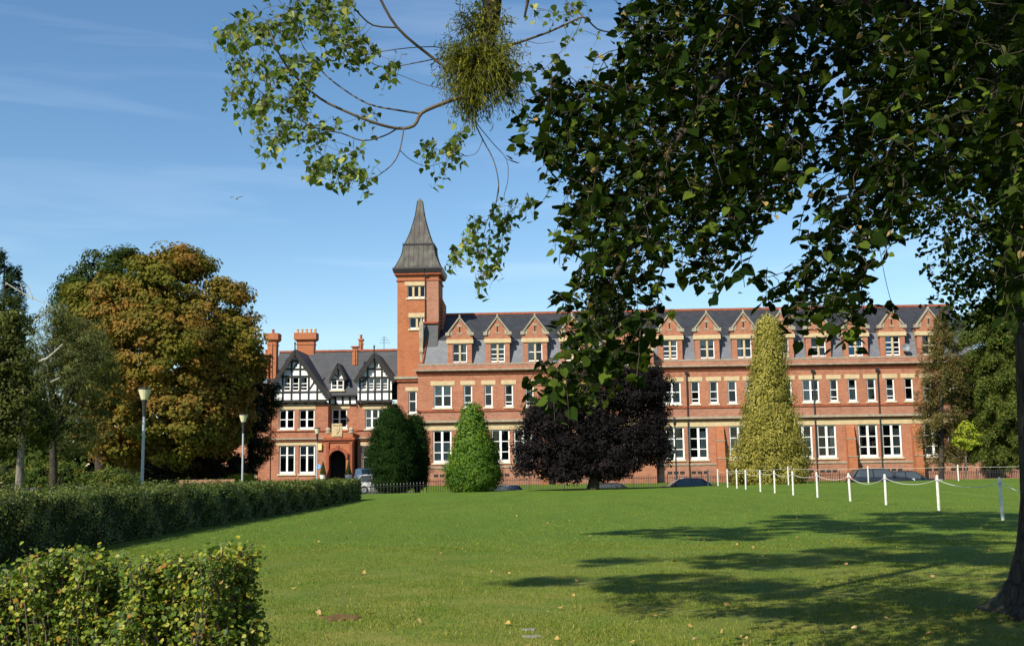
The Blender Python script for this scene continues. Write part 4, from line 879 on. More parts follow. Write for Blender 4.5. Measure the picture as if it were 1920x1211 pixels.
def boughs(levels, Y0, cx, n, droop, mat, size, flat=.16, parent=None, trunkpx=None, fill=1.0, dens=70, asym=0):
    """levels: (py, half width px) from top to bottom"""
    k = Y0/FPX; C, Nn, T = [], [], []
    m = MB()
    for i in range(n):
        f = (i+random.random())/n; y = levels[0][0]+(levels[-1][0]-levels[0][0])*f
        for (ya, wa), (yb, wb) in zip(levels[:-1], levels[1:]):
            if ya <= y <= yb: hwp = wa+(wb-wa)*(y-ya)/(yb-ya)
        Ln = hwp*k*random.uniform(.72, 1.08)*fill; an = random.uniform(0, 2*PI); c = P(cx+asym*(y-levels[0][0]), y, Y0)
        d = np.array([math.cos(an), math.sin(an)*.9, 0]); side = np.array([-d[1], d[0], 0]); nl = int(dens*(.3+Ln))
        s_ = RNG.uniform(.12, 1, nl)**.8; wv = (1.05-s_)*.32*Ln+.12; lat = RNG.normal(size=nl)*wv*.6
        z = c.z + .10*Ln*np.sin(s_*2.4) - droop*Ln*s_**2 - np.abs(lat)*.35 + RNG.normal(size=nl)*flat*(.5+.5*s_)
        p = np.stack([c.x+d[0]*Ln*s_+side[0]*lat, c.y+d[1]*Ln*s_+side[1]*lat, z], 1)
        C.append(p); Nn.append(np.array([0, 0, 1.])+d*.35+RNG.normal(size=(nl, 3))*.5); T.append(np.tile(d, (nl, 1))+side[None]*np.sign(lat)[:, None]*.8+RNG.normal(size=(nl, 3))*.3+np.array([0, 0, -droop]))
        m.tube([(c.x, c.y, c.z), (c.x+d[0]*Ln*.5, c.y+d[1]*Ln*.5, c.z+.06*Ln-droop*Ln*.25), (c.x+d[0]*Ln*.92, c.y+d[1]*Ln*.92, c.z-droop*Ln*.8)], [.05+.012*Ln, .03, .01], 5)
    C = np.concatenate(C); Nn = np.concatenate(Nn); T = np.concatenate(T)
    return m, C, Nn, T, size*RNG.uniform(.6, 1.4, len(C))
def conifer(name, label, cx, pyb, Y, levels, n, droop, mat, size, shape, r, barkm=M_bark, group=None, **kw):
    base = gb(cx, pyb, Y); t = thing(name, label, 'tree', base, 0, group)
    m, C, Nn, T, S = boughs(levels, Y, cx, n, droop, mat, size, **kw)
    top = P(cx+kw.get('asym', 0)*0, levels[0][0], Y); b_ = Vector(base); m.tube([b_+Vector((0, 0, -.5)), b_, b_.lerp(top, .3), b_.lerp(top, .7), top], [r*1.3, r*1.15, r*.85, r*.4, .03], 10)
    m.build('trunk', barkm, t, smooth=True); leaf_mesh('crown', C, Nn, T, S, shape, mat, t); return t
conifer('pine_tree', 'dark pine standing behind the birch at the left edge', 8, 905, 70, [(478, 18), (500, 26), (530, 48), (600, 50), (700, 60), (800, 60)], 46, -.05, ML['pine'], .34, 'blade', .3, dens=170, flat=.28)
# understorey at the chestnut's right: dark purple plum, cedar sprays, low shrubs
B = [pxblob(*a_) for a_ in [(430, 760, 52, 70, 90), (385, 830, 50, 60, 90), (460, 790, 36, 60, 91), (480, 700, 18, 40, 92), (330, 870, 60, 34, 89), (410, 880, 60, 26, 91), (270, 880, 50, 26, 89)]]
tree('plum_tree', 'dark leaved tree in shade between the chestnut and the timbered house', gb(410, 905, 90), P(415, 800, 90), .2, B, ML['plum'], 42000, 420, .55, .26, 'lobed')
cd = [pxblob(*a_) for a_ in [(487, 690, 14, 26, 93), (498, 758, 26, 36, 93), (508, 730, 12, 12, 93), (488, 830, 24, 44, 93), (470, 760, 26, 70, 94), (475, 870, 12, 22, 93)]]
tree('cedar_tree', 'dark cedar touching the left corner of the timbered house', gb(470, 905, 94), P(472, 640, 94), .22, cd, ML['yew'], 34000, 420, .5, .24, 'blade', up=1.2, limbn=8)
for i, (px, py, rx, ry, Y, lb) in enumerate([(105, 880, 60, 30, 60, 'orange and green low shrub under the willow'), (215, 888, 45, 22, 64, 'yellow green shrub between willow and chestnut trunks'), (10, 880, 40, 40, 44, 'green shrub behind the hedge by the birch trunk'), (455, 897, 30, 12, 88, 'bright yellow bush left of the middle lamp post')]):
    b = pxblob(px, py, rx, ry, Y); t = thing('garden_shrub', lb, 'shrub', (b[0], b[1], gz(b[0], b[1])), 0, 'low shrubs behind the hedge')
    C, Nn, T, S = blob_leaves([(b[0], b[1], b[2]-.3, b[3], b[4], b[5]*1.1)], 3800, 80, .3*Y/60, .10*Y/45); leaf_mesh('foliage', C, Nn, T, S, 'diamond', ML['sapling'] if i == 3 else ML['shrub'], t)
    m = MB(); limbs(m, (b[0], b[1], gz(b[0], b[1])-.2), [(b[0]+random.uniform(-.6, .6)*b[3], b[1], b[2]+.2*b[5]) for _ in range(6)], .05); m.build('stem', M_bark, t)

# profile conifers and clipped shapes -------------------------------------
def profile_leaves(prof, Y, n, size, lump, up, shape_noise=.14, seed=0, hang=0, dr=1.0, thick=.22, clumps=260):
    """prof: (py, x_left, x_right) top to bottom; clumped shell of sprays"""
    k = Y/FPX; py = np.array([p[0] for p in prof], float); xl = np.array([p[1] for p in prof], float); xr = np.array([p[2] for p in prof], float)
    w_ = np.interp(np.linspace(py[0], py[-1], 400), py, (xr-xl)); cdf = np.cumsum(w_+2); cdf /= cdf[-1]
    yc = np.interp(RNG.random(clumps), cdf, np.linspace(py[0], py[-1], 400)); an = RNG.uniform(0, 2*PI, clumps); rr = RNG.uniform(.70, 1.10, clumps)
    cx = (np.interp(yc, py, xl)+np.interp(yc, py, xr))/2; hw_ = np.interp(yc, py, (xr-xl)/2)
    c0 = np.array([list(P(a_, b_, Y)) for a_, b_ in zip(cx, yc)]); R_ = hw_*k; inset = np.minimum(lump*.6, R_*.4)
    d = np.stack([np.cos(an), np.sin(an)*dr, np.zeros(clumps)], 1); cc = c0+d*((R_-inset)*rr)[:, None]
    nl = max(3, n//clumps); g_ = RNG.normal(size=(clumps, nl, 3)); g_ /= np.maximum(1, np.linalg.norm(g_, axis=2, keepdims=True)/1.7)
    lr = lump*RNG.uniform(.55, 1.35, (clumps, 1, 1)); p = cc[:, None]+g_*lr*np.array([.55, .55, .5+.3*hang])
    nn = d[:, None]*.8+g_*1.0+np.array([0, 0, up])+RNG.normal(size=(clumps, nl, 3))*.32; LAST[0] = clump_rnd(clumps, nl)
    T = RNG.normal(size=(clumps, nl, 3))*.6+np.array([0, 0, -hang])+d[:, None]*.3
    return p.reshape(-1, 3), nn.reshape(-1, 3), T.reshape(-1, 3), size*RNG.uniform(.6, 1.4, clumps*nl)
def ptree(name, label, prof, Y, base, r, mat, n, size, lump, shape, barkm=M_bark, core=.66, cat='tree', **kw):
    t = thing(name, label, cat, base); b_ = Vector(base); top = P((prof[0][1]+prof[0][2])/2, prof[0][0], Y)
    m = MB(); m.tube([b_+Vector((0, 0, -.5)), b_, b_.lerp(top, .5), b_.lerp(top, .93)], [r*1.2, r, r*.6, .03], 10); m.build('trunk', barkm, t, smooth=True)
    C, Nn, T, S = profile_leaves(prof, Y, n, size, lump, **kw); r1 = LAST[0]
    # twiggy interior so that the crown is not hollow
    k = Y/FPX; C2, N2, T2, S2 = profile_leaves([(p[0]+4, (p[1]+p[2])/2-(p[2]-p[1])/2*core, (p[1]+p[2])/2+(p[2]-p[1])/2*core) for p in prof], Y, n//4, size*1.7, lump*1.3, up=.2, clumps=max(40, kw.get('clumps', 260)//3)); r1 = np.concatenate([r1, LAST[0]])
    leaf_mesh('crown', np.concatenate([C, C2]), np.concatenate([Nn, N2]), np.concatenate([T, T2]), np.concatenate([S, S2]), shape, mat, t, rnd=r1); return t
YY = 85
yprof = [(766, 728, 746), (775, 712, 756), (790, 702, 768), (820, 690, 776), (850, 685, 782), (880, 686, 784), (900, 692, 780), (915, 700, 775)]
ptree('yew_tree', 'rounded dark green yew left of the bright hornbeam, taller of two', yprof, YY, gb(738, 915, YY), .3, ML['yew'], 70000, .19, .60, 'blade', up=.5, hang=-.5, clumps=520)
yprof2 = [(782, 772, 782), (795, 766, 792), (820, 760, 802), (850, 757, 808), (880, 758, 808), (905, 764, 800)]
ptree('yew_tree', 'smaller dark yew lobe nearest the bright green hornbeam', yprof2, YY+1.5, gb(783, 910, YY+1.5), .22, ML['yew'], 40000, .19, .55, 'blade', up=.5, hang=-.5, clumps=320)
hp = [(766, 882, 889), (780, 872, 899), (800, 860, 912), (830, 850, 926), (860, 843, 935), (885, 834, 944), (905, 834, 942), (918, 850, 925), (922, 862, 912)]
ptree('hornbeam_tree', 'bright green egg shaped hornbeam in front of the wing', hp, 76.5, gb(888, 915, 76.5), .16, ML['hornbeam'], 70000, .145, .58, 'diamond', up=.3, clumps=420, core=.78)
gp = [(604, 1426, 1456), (612, 1417, 1468), (640, 1411, 1474), (700, 1404, 1478), (735, 1398, 1482), (765, 1392, 1490), (800, 1384, 1502), (840, 1372, 1514), (880, 1366, 1521), (903, 1370, 1516), (908, 1385, 1500)]
ptree('golden_cypress', 'tall golden yellow cypress before the middle of the wing', gp, 81, gb(1440, 905, 81), .3, ML['gold'], 80000, .15, .60, 'diamond', up=.4, hang=.7, clumps=620, core=.72)
YX = 74
B = [pxblob(*a_, YX) for a_ in [(1190, 735, 60, 48), (1120, 760, 70, 55), (1050, 780, 60, 50), (1010, 830, 46, 55), (1080, 840, 75, 55), (1160, 830, 70, 60), (1220, 820, 38, 62), (1225, 760, 30, 50), (1000, 775, 26, 34), (1140, 870, 62, 28), (1060, 880, 50, 20), (1210, 700, 32, 18), (1150, 705, 40, 20), (1245, 850, 16, 26), (985, 870, 20, 18), (1235, 725, 22, 22)]]
tree('copper_beech', 'wide blackish purple copper beech before the wing', gb(1113, 912, YX), P(1120, 830, YX), .36, B, ML['beech'], 120000, 1200, .62, .17, 'diamond', M_bark, limbn=14, up=.8, inner=.35)
conifer('swamp_cypress', 'thin airy olive conifer before the right end of the wing', 1765, 905, 88.5, [(582, 6), (610, 24), (650, 42), (700, 50), (760, 52), (800, 50), (840, 45), (868, 38)], 120, .35, ML['larch'], .24, 'blade', .20, dens=150, flat=.30)
conifer('redwood_tree', 'broad dark green conifer with drooping boughs at the far right', 1872, 905, 91, [(560, 40), (585, 80), (620, 92), (680, 100), (740, 104), (800, 104), (850, 92), (868, 70)], 290, .30, ML['redwood'], .27, 'blade', .5, dens=240, flat=.22)
B = [pxblob(*a_, 77) for a_ in [(1812, 815, 22, 20), (1800, 828, 13, 12), (1825, 828, 14, 11), (1814, 800, 12, 10), (1812, 838, 8, 6)]]
tree('young_tree', 'slender sapling with bright yellow green leaves near the right posts', gb(1811, 903, 77.5), P(1812, 815, 77), .045, B, ML['sapling'], 1500, 90, .28, .19, 'diamond', M_barkg, limbn=8, flare=1.1)

# ------------------------------------------------------------------ hedge along the lawn
def hx(y): return -9.55 + .012*(y-20)      # centre line
h = thing('long_hedge', 'long clipped dark green hedge down the left side of the lawn', 'hedge', (hx(40), 40, 0))
m = MB(); rg_ = []
for y in np.linspace(12, 58, 60):
    hw_ = .56+random.uniform(-.06, .06); zt_ = 1.1-.0045*(y-12)+random.uniform(-.04, .04)+lawn_z(-9.5, y); x = hx(y)
    rg_.append([(x-hw_, y, -.5), (x-hw_*1.05, y, zt_*.6), (x-hw_*.8, y, zt_), (x+hw_*.8, y, zt_), (x+hw_*1.05, y, zt_*.6), (x+hw_*.95, y, -.5)])
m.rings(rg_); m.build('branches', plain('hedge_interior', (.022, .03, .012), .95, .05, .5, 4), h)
n = 90000; t_ = RNG.random(n)**1.35; y = 12+46.3*t_; face = RNG.random(n); x0_ = -9.55+.012*(y-20); H_ = 1.20-.005*(y-12)+.08*np.sin(y*1.3)+.06*np.sin(y*3.1+1)+.05*np.sin(y*7.7)
side = face < .50; far = (face > .9)
sgn = np.where(far, -1, 1)
zz = np.where(side | far, RNG.uniform(-.05, 1, n)**.8*H_, H_+RNG.normal(size=n)*.045+np.abs(RNG.normal(size=n))*.03*(RNG.random(n) < .3))
zz = np.nan_to_num(zz, nan=.05)
und = .10*np.sin(y*2.1+zz*3)+.07*np.sin(y*5.3-zz*7)
xx = np.where(side | far, x0_+sgn*(.62+und+RNG.normal(size=n)*.05), x0_+RNG.uniform(-.68, .68, n))
Cc = np.stack([xx, y, zz+np.vectorize(lambda q: lawn_z(-9.5, q))(y)], 1)
Nn = np.where((side | far)[:, None], np.stack([sgn*1.0, 0*y, .35+0*y], 1), np.array([[0, 0, 1.]])) + RNG.normal(size=(n, 3))*.55
leaf_mesh('foliage', Cc, Nn, rand_unit(n)+np.array([0, 0, .3]), (.042+.0013*(y-12))*RNG.uniform(.7, 1.4, n), 'diamond', ML['hedge'], h)
# short denser return hedge at the far end
e_ = P(632, 905, 60.5); h = thing('end_hedge', 'short taller block of dark hedge at the far end by the railings', 'hedge', (e_.x, 60.5, lawn_z(e_.x, 60)))
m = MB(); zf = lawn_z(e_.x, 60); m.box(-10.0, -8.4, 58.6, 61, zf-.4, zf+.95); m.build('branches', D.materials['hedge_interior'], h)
n = 14000; fc = RNG.integers(0, 3, n); a_ = RNG.random(n); b_ = RNG.random(n)
X_ = np.where(fc == 1, -8.35, -10.05+1.70*a_); Y_ = np.where(fc == 0, 58.5, 58.5+2.6*b_); Z_ = np.where(fc == 2, 1.0, 1.0*b_); Y_ = np.where(fc == 1, 58.5+2.6*a_, Y_)
Nn = np.where((fc == 0)[:, None], [[0, -1, .2]], np.where((fc == 1)[:, None], [[1, 0, .2]], [[0, 0, 1]]))+RNG.normal(size=(n, 3))*.5
leaf_mesh('foliage', np.stack([X_, Y_, Z_+zf], 1)+RNG.normal(size=(n, 3))*.06, Nn, rand_unit(n), .11*RNG.uniform(.7, 1.4, n), 'diamond', ML['hedge'], h)

# ------------------------------------------------------------------ near hawthorn bushes, bottom left
def bush(label, blobs, n, loc, nst):
    t = thing('hawthorn_bush', label, 'bush', loc, 0, 'untrimmed hawthorn bushes in the near corner'); m = MB(); C, Nn, T = [], [], []
    for k in range(nst):
        b = blobs[k % len(blobs)]; d = rand_unit(1)[0]; f = random.uniform(.2, 1.1)+(random.uniform(.15, .45) if random.random() < .2 else 0)
        tip = Vector((b[0]+d[0]*b[3]*f, b[1]+d[1]*b[4]*f, b[2]+abs(d[2])*b[5]*f*.9+.06)); b0 = Vector((b[0]*.6+loc[0]*.4+random.uniform(-.25, .25), b[1]+random.uniform(-.2, .2), 0.0))
        pts = [b0.lerp(tip, q)+Vector((random.uniform(-.04, .04), random.uniform(-.04, .04), 0)) for q in (0, .35, .65, .85, 1)]; m.tube(pts, [.012, .009, .006, .004, .002], 5)
        nl = n//nst
        for j in range(nl):
            q = random.uniform(.18, 1)**.7; s_ = q*4; i0 = min(3, int(s_)); p = pts[i0].lerp(pts[i0+1], s_-i0) if i0 < 4 else pts[-1]
            o = RNG.normal(size=3)*(.062*(1.15-q*.8)); C.append(np.array(p)+o); Nn.append(o/ (np.linalg.norm(o)+1e-6)*.5+np.array([-.1, -.35, .75])+RNG.normal(size=3)*.55); T.append(o+RNG.normal(size=3)*.4)
    m.build('stem', M_twig, t)
    leaf_mesh('foliage', np.array(C), np.array(Nn), np.array(T), .023*RNG.uniform(.5, 1.5, len(C)), 'haw', ML['hawthorn'], t)
YH = 5.4
bb = [pxblob(a_[0], a_[1]+2, a_[2], a_[3], YH, .28) for a_ in [(90, 1140, 95, 72), (20, 1130, 60, 60), (115, 1068, 42, 26), (185, 1080, 30, 28), (180, 1170, 60, 60), (215, 1120, 26, 30), (100, 1245, 130, 80), (-20, 1200, 60, 80)]]
bush('leafy green hawthorn bush in the bottom left corner', bb, 34000, (P(110, 1200, YH).x, YH, 0), 300)
bb = [pxblob(a_[0], a_[1]+2, a_[2], a_[3], YH-.2, .28) for a_ in [(390, 1150, 80, 78), (432, 1066, 36, 28), (350, 1088, 36, 32), (300, 1145, 36, 46), (262, 1175, 34, 40), (285, 1085, 20, 20), (450, 1190, 42, 58), (380, 1245, 112, 80)]]
bush('yellow tipped hawthorn bush standing alone beside open lawn', bb, 36000, (P(370, 1200, YH-.2).x, YH-.2, 0), 300)

# ------------------------------------------------------------------ branch networks for the two near trees
class Net:
    def __init__(s): s.p = []; s.par = []; s.r = []
    def chain(s, pts, r0_, r1_, start=None, sub=4):
        prev = start; last = None
        P3 = [Vector(p) for p in pts]; n = (len(P3)-1)*sub
        for i in range(len(P3)-1):
            for j in range(sub if i < len(P3)-2 else sub+1):
                q0 = P3[max(0, i-1)]; q1, q2 = P3[i], P3[i+1]; q3 = P3[min(len(P3)-1, i+2)]; t = j/sub
                p = .5*((2*q1)+(q2-q0)*t+(2*q0-5*q1+4*q2-q3)*t*t+(3*q1-q0-3*q2+q3)*t**3)
                s.p.append(p); s.par.append(prev); s.r.append(r0_+(r1_-r0_)*min(1, (i*sub+j)/n)); prev = len(s.p)-1
        return prev
    def attach(s, tips, rt=.0022, jit=.06, sag=.06, grow=1.0):
        arr = [tuple(p) for p in s.p]
        for tp in tips:
            A = np.array(arr); d = np.linalg.norm(A-np.array(tp), axis=1); i = int(np.argmin(d)); L_ = d[i]
            a_ = Vector(arr[i]); b_ = Vector(tp); n = max(2, min(7, int(L_/.12)+1)); prev = i
            side = Vector(rand_unit(1)[0])*L_*.12
            for k in range(1, n+1):
                f = k/n; q = a_.lerp(b_, f)+side*math.sin(f*PI)+Vector((0, 0, sag*L_*math.sin(f*PI)))
                s.p.append(q); s.par.append(prev); s.r.append(rt); arr.append(tuple(q)); prev = len(s.p)-1
    def thicken(s, k=1.0, cap=.05, ex=2.3):
        cnt = [0.0]*len(s.p); kids = [0]*len(s.p)
        for i in range(len(s.p)-1, -1, -1):
            a_ = max(cnt[i], .0022**ex); r = a_**(1/ex)*k; s.r[i] = max(s.r[i], min(cap, r))
            if s.par[i] is not None: cnt[s.par[i]] += a_
    def mesh(s, mb, seg=5):
        kids = {}
        for i, q in enumerate(s.par): kids.setdefault(q, []).append(i)
        starts = [(None, i) for i in kids.get(None, [])]
        while starts:
            frm, i = starts.pop(); pts, rad = [], []
            if frm is not None: pts.append(s.p[frm]); rad.append(min(s.r[i]*1.1, s.r[frm]))
            while True:
                pts.append(s.p[i]); rad.append(s.r[i]); ks = kids.get(i, [])
                if not ks: break
                ks = sorted(ks, key=lambda j: -s.r[j]); starts += [(i, j) for j in ks[1:]]; i = ks[0]
            if len(pts) > 1: mb.tube(pts, rad, 9 if max(rad) > .03 else seg, True)
def sprays(tips, dirs, nl, ln, leafs, droop=.5, planar=.6, jit=.35):
    C, Nn, T, tw = [], [], [], []
    for tp, d in zip(tips, dirs):
        tp = Vector(tp); d = Vector(d).normalized(); k = max(3, int(nl*random.uniform(.7, 1.3))); L_ = ln*random.uniform(.6, 1.3)
        up = (Vector((0, 0, 1))+Vector(rand_unit(1)[0])*.6).normalized(); sd = d.cross(up).normalized(); pts = []
        for j in range(k):
            f = j/max(1, k-1); p = tp+d*L_*(f-.5)-Vector((0, 0, droop*L_*f*f)); s_ = (-1)**j
            pts.append(p); ld = (d*.5+sd*s_*1.0-Vector((0, 0, .45))+Vector(rand_unit(1)[0])*jit).normalized()
            c = p+ld*leafs*.62; C.append(tuple(c)); T.append(tuple(ld)); Nn.append(tuple(up*planar+Vector(rand_unit(1)[0])*(1-planar)*1.3))
        tw.append(pts)
    return np.array(C), np.array(Nn), np.array(T), tw
#PART3
# ------------------------------------------------------------------ the lime tree on the right
GRID = [
"00000089999999899999999999",
"00000079999999589999999999",
"00000069999894569999999999",
"00343589999888653899999999",
"02688899999899873699989999",
"14678999999997636899979999",
"14788898999998657999899999",
"00588889999999857899898899",
"00158899999999844689888999",
"00027898899997255788889999",
"00248888889762236777359999",
"00357887687730047851269999",
"00016887368301577710158999",
"00016886113036787400058999",
"00047885000001677630025689",
"00048886000000035400000000",
"00048886000000000000000000",
"00588720000000000000000000",
"00478400000000000000000000"]
LB = Vector((5.82, 11.9, 0)); lime = thing('lime_tree', 'big old lime with dark furrowed trunk and overhanging crown at the right edge', 'tree', LB)
m = MB(); ring = []
def trunk_ring(z, r, k):
    pts = []
    for i in range(28):
        an = 2*PI*i/28; rr_ = r*(1+k*(.5*math.cos(an*5+.6)+.35*math.cos(an*3-1)+.2*math.cos(an*9)))+.012*math.sin(an*13+z*2)
        pts.append((LB.x+rr_*math.cos(an)+.02*z*.3, LB.y+rr_*math.sin(an), z))
    return pts
for z, r, k in ((-.4, 1.15, .30), (-.05, .98, .30), (.05, .82, .27), (.15, .70, .22), (.35, .60, .15), (.7, .52, .10), (1.2, .465, .06), (2, .435, .04), (3.5, .41, .03), (5, .39, .03), (6.5, .33, .02), (9, .26, .02), (12, .18, .02), (16, .06, 0)): ring.append(trunk_ring(z, r, k))
m.rings(ring)
net = Net()
net.chain([(5.7, 11.8, 4.4), (4.4, 9.8, 5.0), (2.9, 8.0, 5.0), (1.7, 7.1, 4.4), (1.05, 6.7, 3.6), (.72, 6.4, 2.9), (.45, 6.2, 2.45)], .085, .006)
net.chain([(5.7, 11.8, 5.6), (4.3, 9.9, 6.4), (2.6, 8.2, 6.2), (1.2, 7.2, 5.6), (.3, 6.7, 4.9), (.1, 6.5, 4.3)], .09, .006)
net.chain([(5.7, 11.8, 4.2), (4.5, 9.8, 4.3), (3.3, 8.2, 4.1), (2.5, 7.3, 3.6), (2.0, 6.9, 3.0)], .08, .006)
net.chain([(5.7, 11.8, 5.0), (5.0, 9.3, 5.6), (4.1, 7.4, 5.2), (3.2, 6.4, 4.6), (2.4, 5.9, 4.2)], .08, .006)
net.chain([(5.7, 11.8, 6.4), (5.3, 9.0, 7.2), (4.3, 6.8, 6.9), (3.0, 5.6, 6.0), (1.6, 5.4, 5.2)], .09, .006)
net.chain([(5.7, 11.8, 8.5), (3.5, 13.5, 11.0), (1.0, 15.5, 12.6), (-1.5, 17, 13)], .045, .02)
net.chain([(5.7, 11.8, 7.8), (5.0, 8.0, 9.4), (3.5, 4.5, 9.8), (1.5, 1.5, 9.2)], .045, .02)
net.chain([(5.7, 11.8, 9.5), (5.5, 15, 12.5), (4.5, 18.5, 14)], .045, .02)
tips, dirs = [], []
for r_i, row in enumerate(GRID):
    for c_i, ch_ in enumerate(row):
        dn = int(ch_)/9
        if dn == 0 or (r_i >= 9 and 20 <= c_i < 24): continue
        lam = 13.5*dn**2.5; k = int(lam)+(random.random() < lam-int(lam))
        for _ in range(k):
            px, py = 916+40*c_i+random.uniform(0, 40), 40*r_i-10+random.uniform(0, 40)
            lo, hi = (5.6, 6.9) if dn < .7 else (5.5, 8.8)
            Yd = random.uniform(lo, hi)
            if c_i > 17: Yd = random.uniform(5.2, 9.5)
            if dn > .8 and random.random() < .28: Yd = random.uniform(8.8, 11.6)
            p = P(px, py, Yd); tips.append(tuple(p)); dirs.append((-.55+random.gauss(0, .35), -.35+random.gauss(0, .35), -.45+random.gauss(0, .25)))
order = sorted(range(len(tips)), key=lambda i: (Vector(tips[i])-Vector((4, 9, 5))).length); tips = [tips[i] for i in order]; dirs = [dirs[i] for i in order]
net.attach(tips, .0025); net.thicken(.55, .05)
C1, N1, T1, tw = sprays(tips, dirs, 7, .15, .060, .5, .62)
net.mesh(m, 5)
for pts in tw: m.tube(pts, [.0022]*len(pts), 3, False)
m.build('trunk', M_bark, lime, smooth=True)
S1 = .062*RNG.uniform(.5, 1.45, len(C1)); R1 = RNG.random(len(C1)); S1 = np.where(R1 > .935, S1*.5, S1)
leaf_mesh('crown', C1, N1, T1, S1, 'heart', ML['lime'], lime, rnd=R1)
# the high crown, above the picture: placed where its shade falls on the lawn and on the lower boughs
def shade(px, py, rx, ry, h, n, dens=1.0):
    g_ = PG(px, py); t = (h-g_.z)/SUND.z; c = g_+SUND*t; k = g_.y/FPX
    gx = rx*k; gy = abs(PG(px, max(905, py-ry)).y-PG(px, py+ry).y)/2
    return (c.x, c.y, c.z, gx, min(gy, 6), .7, dens)
HB = [shade(*a_) for a_ in [(1330, 1000, 140, 14, 15, 1), (1600, 985, 190, 16, 14, 1), (1800, 975, 120, 18, 13, 1), (1420, 1052, 160, 14, 13, 1), (1680, 1040, 190, 20, 12, 1), (1240, 1090, 130, 12, 12.5, 1), (1400, 1096, 110, 10, 12, 1), (1000, 1094, 48, 7, 12.5, 1),
      (1150, 1052, 40, 5, 13.5, 1), (1520, 1150, 120, 14, 8.3, 1), (1740, 1120, 120, 18, 8.3, 1), (1900, 1200, 60, 20, 8, 1), (1760, 1010, 150, 16, 15, 1), (1870, 1045, 60, 20, 15, 1), (1500, 968, 60, 4, 17, 1), (1720, 962, 90, 4, 17, 1), (1870, 965, 70, 8, 16, 1), (1180, 998, 60, 3, 16, 1)]]
HB2 = [(2.6, 3.6, 8.2, 2.6, 2.4, 1.2), (2.1, 6.8, 8.3, 1.7, 1.7, .8), (.7, 5.2, 8.5, 1.4, 1.5, .8), (3.2, 8.6, 8.6, 1.6, 1.6, .9), (.6, 2.8, 8.3, 1.7, 2.0, .9), (4.6, 6.2, 8.8, 2.2, 2.4, 1.2), (6.2, 9.5, 10.5, 3.2, 3.4, 2.4), (4.2, 1.2, 8.2, 2.2, 2.0, 1.2), (1.8, 5.6, 9.4, 1.9, 1.8, .9), (2.2, .8, 7.6, 1.4, 1.8, .8), (6.5, 4, 8, 2.2, 3, 1.8)]
Ca, Na, Ta, Sa = blob_leaves(HB, 52000, 900, .36, .125, up=1.2, inner=.5)
Cb, Nb, Tb, Sb = blob_leaves(HB2, 80000, 1100, .42, .125, up=1.2, inner=.5)
leaf_mesh('high_crown', np.concatenate([Ca, Cb]), np.concatenate([Na, Nb]), np.concatenate([Ta, Tb]), np.concatenate([Sa, Sb]), 'heart', ML['lime'], lime)
m = MB()
for b in HB+HB2: limbs(m, (LB.x, LB.y, max(5.2, min(13, b[2]-random.uniform(1.2, 5)))), [(b[0], b[1], b[2])], .045, .3, 6)
m.build('high_limb', M_bark, lime, smooth=True)

# second trunk and small-leaved crown seen beyond the lime
mb_ = thing('maple_tree', 'small leaved maple standing just beyond the big lime', 'tree', (8.05, 16.4, 0))
m = MB(); m.tube([(8.05, 16.4, -.3), (8.05, 16.4, 0), (8.03, 16.4, 2), (8.0, 16.4, 4.2), (8.0, 16.4, 6), (7.9, 16.4, 9), (7.8, 16.3, 11)], [.34, .26, .22, .20, .18, .12, .03], 12)
n2_ = Net(); n2_.chain([(8.0, 16.4, 4.4), (6.6, 16, 5.2), (5.9, 15.4, 5.4), (5.4, 15, 5.0)], .06, .01); n2_.chain([(8.0, 16.4, 3.6), (6.8, 15.8, 4.2), (6.2, 15.2, 4.0)], .05, .01); n2_.chain([(8.0, 16.4, 6), (6.4, 15.6, 7.3), (5.2, 14.6, 7.6), (4.0, 14, 7.3)], .06, .01)
tips, dirs = [], []
for r_i in range(7, 15):
    for c_i in range(19, 27):
        dn = int(GRID[r_i][min(25, c_i)])/9
        if r_i < 9: dn *= .6
        if dn == 0 or (r_i >= 9 and c_i == 19): continue
        lam = 11*dn**1.5; 
        for _ in range(int(lam)): tips.append(tuple(P(900+40*c_i+random.uniform(-3, 42), 40*r_i+random.uniform(0, 40), random.uniform(14.2, 16.5)))); dirs.append((-.5+random.gauss(0, .5), random.gauss(0, .5), -.3+random.gauss(0, .3)))
n2_.attach(tips, .003); n2_.thicken(.5, .05); n2_.mesh(m, 4); m.build('trunk', M_barkg, mb_, smooth=True)
C1, N1, T1, tw = sprays(tips, dirs, 12, .36, .085, .4, .5); leaf_mesh('crown', C1, N1, T1, .085*RNG.uniform(.6, 1.3, len(C1)), 'poplar', ML['lime'], mb_, rnd=RNG.random(len(C1))*.9)

# poplar: trunk outside the frame, long limb reaching over the view
pop = thing('poplar_tree', 'poplar whose long bare limb hangs from above with heart shaped green leaves', 'tree', (8.6, 8.4, 0))
YP = 9.0; Q = lambda x, y, dY=0: tuple(P(x, y, YP+dY))
m = MB(); m.tube([(8.6, 8.4, -.3), (8.6, 8.4, 0), (8.5, 8.4, 3), (8.3, 8.6, 6.5), (8.0, 8.8, 10), (7.8, 9, 14)], [.6, .48, .42, .36, .26, .1], 12)
pn = Net()
pn.chain([(8.0, 8.8, 10), (6.2, 9.3, 13), (3.4, 9.6, 13.4), (1.2, 9.4, 11.4), (.25, 9.1, 8.6), Q(935, -140), Q(925, -60), Q(922, 20), Q(912, 90), Q(905, 150)], .05, .035)
i0 = len(pn.p)-1
def near(pt):
    d = [(Vector(pt)-q).length for q in pn.p]; return d.index(min(d))
def br(pts, ra, rb=.004): a_ = near(pts[0]); pn.chain(pts, ra, rb, start=a_, sub=3)
br([Q(912, 100), Q(905, 125), Q(860, 140, -.05), Q(800, 100, -.1), Q(745, 52, -.2), Q(712, -4, -.3), Q(690, -60, -.3)], 0.0150, .010)
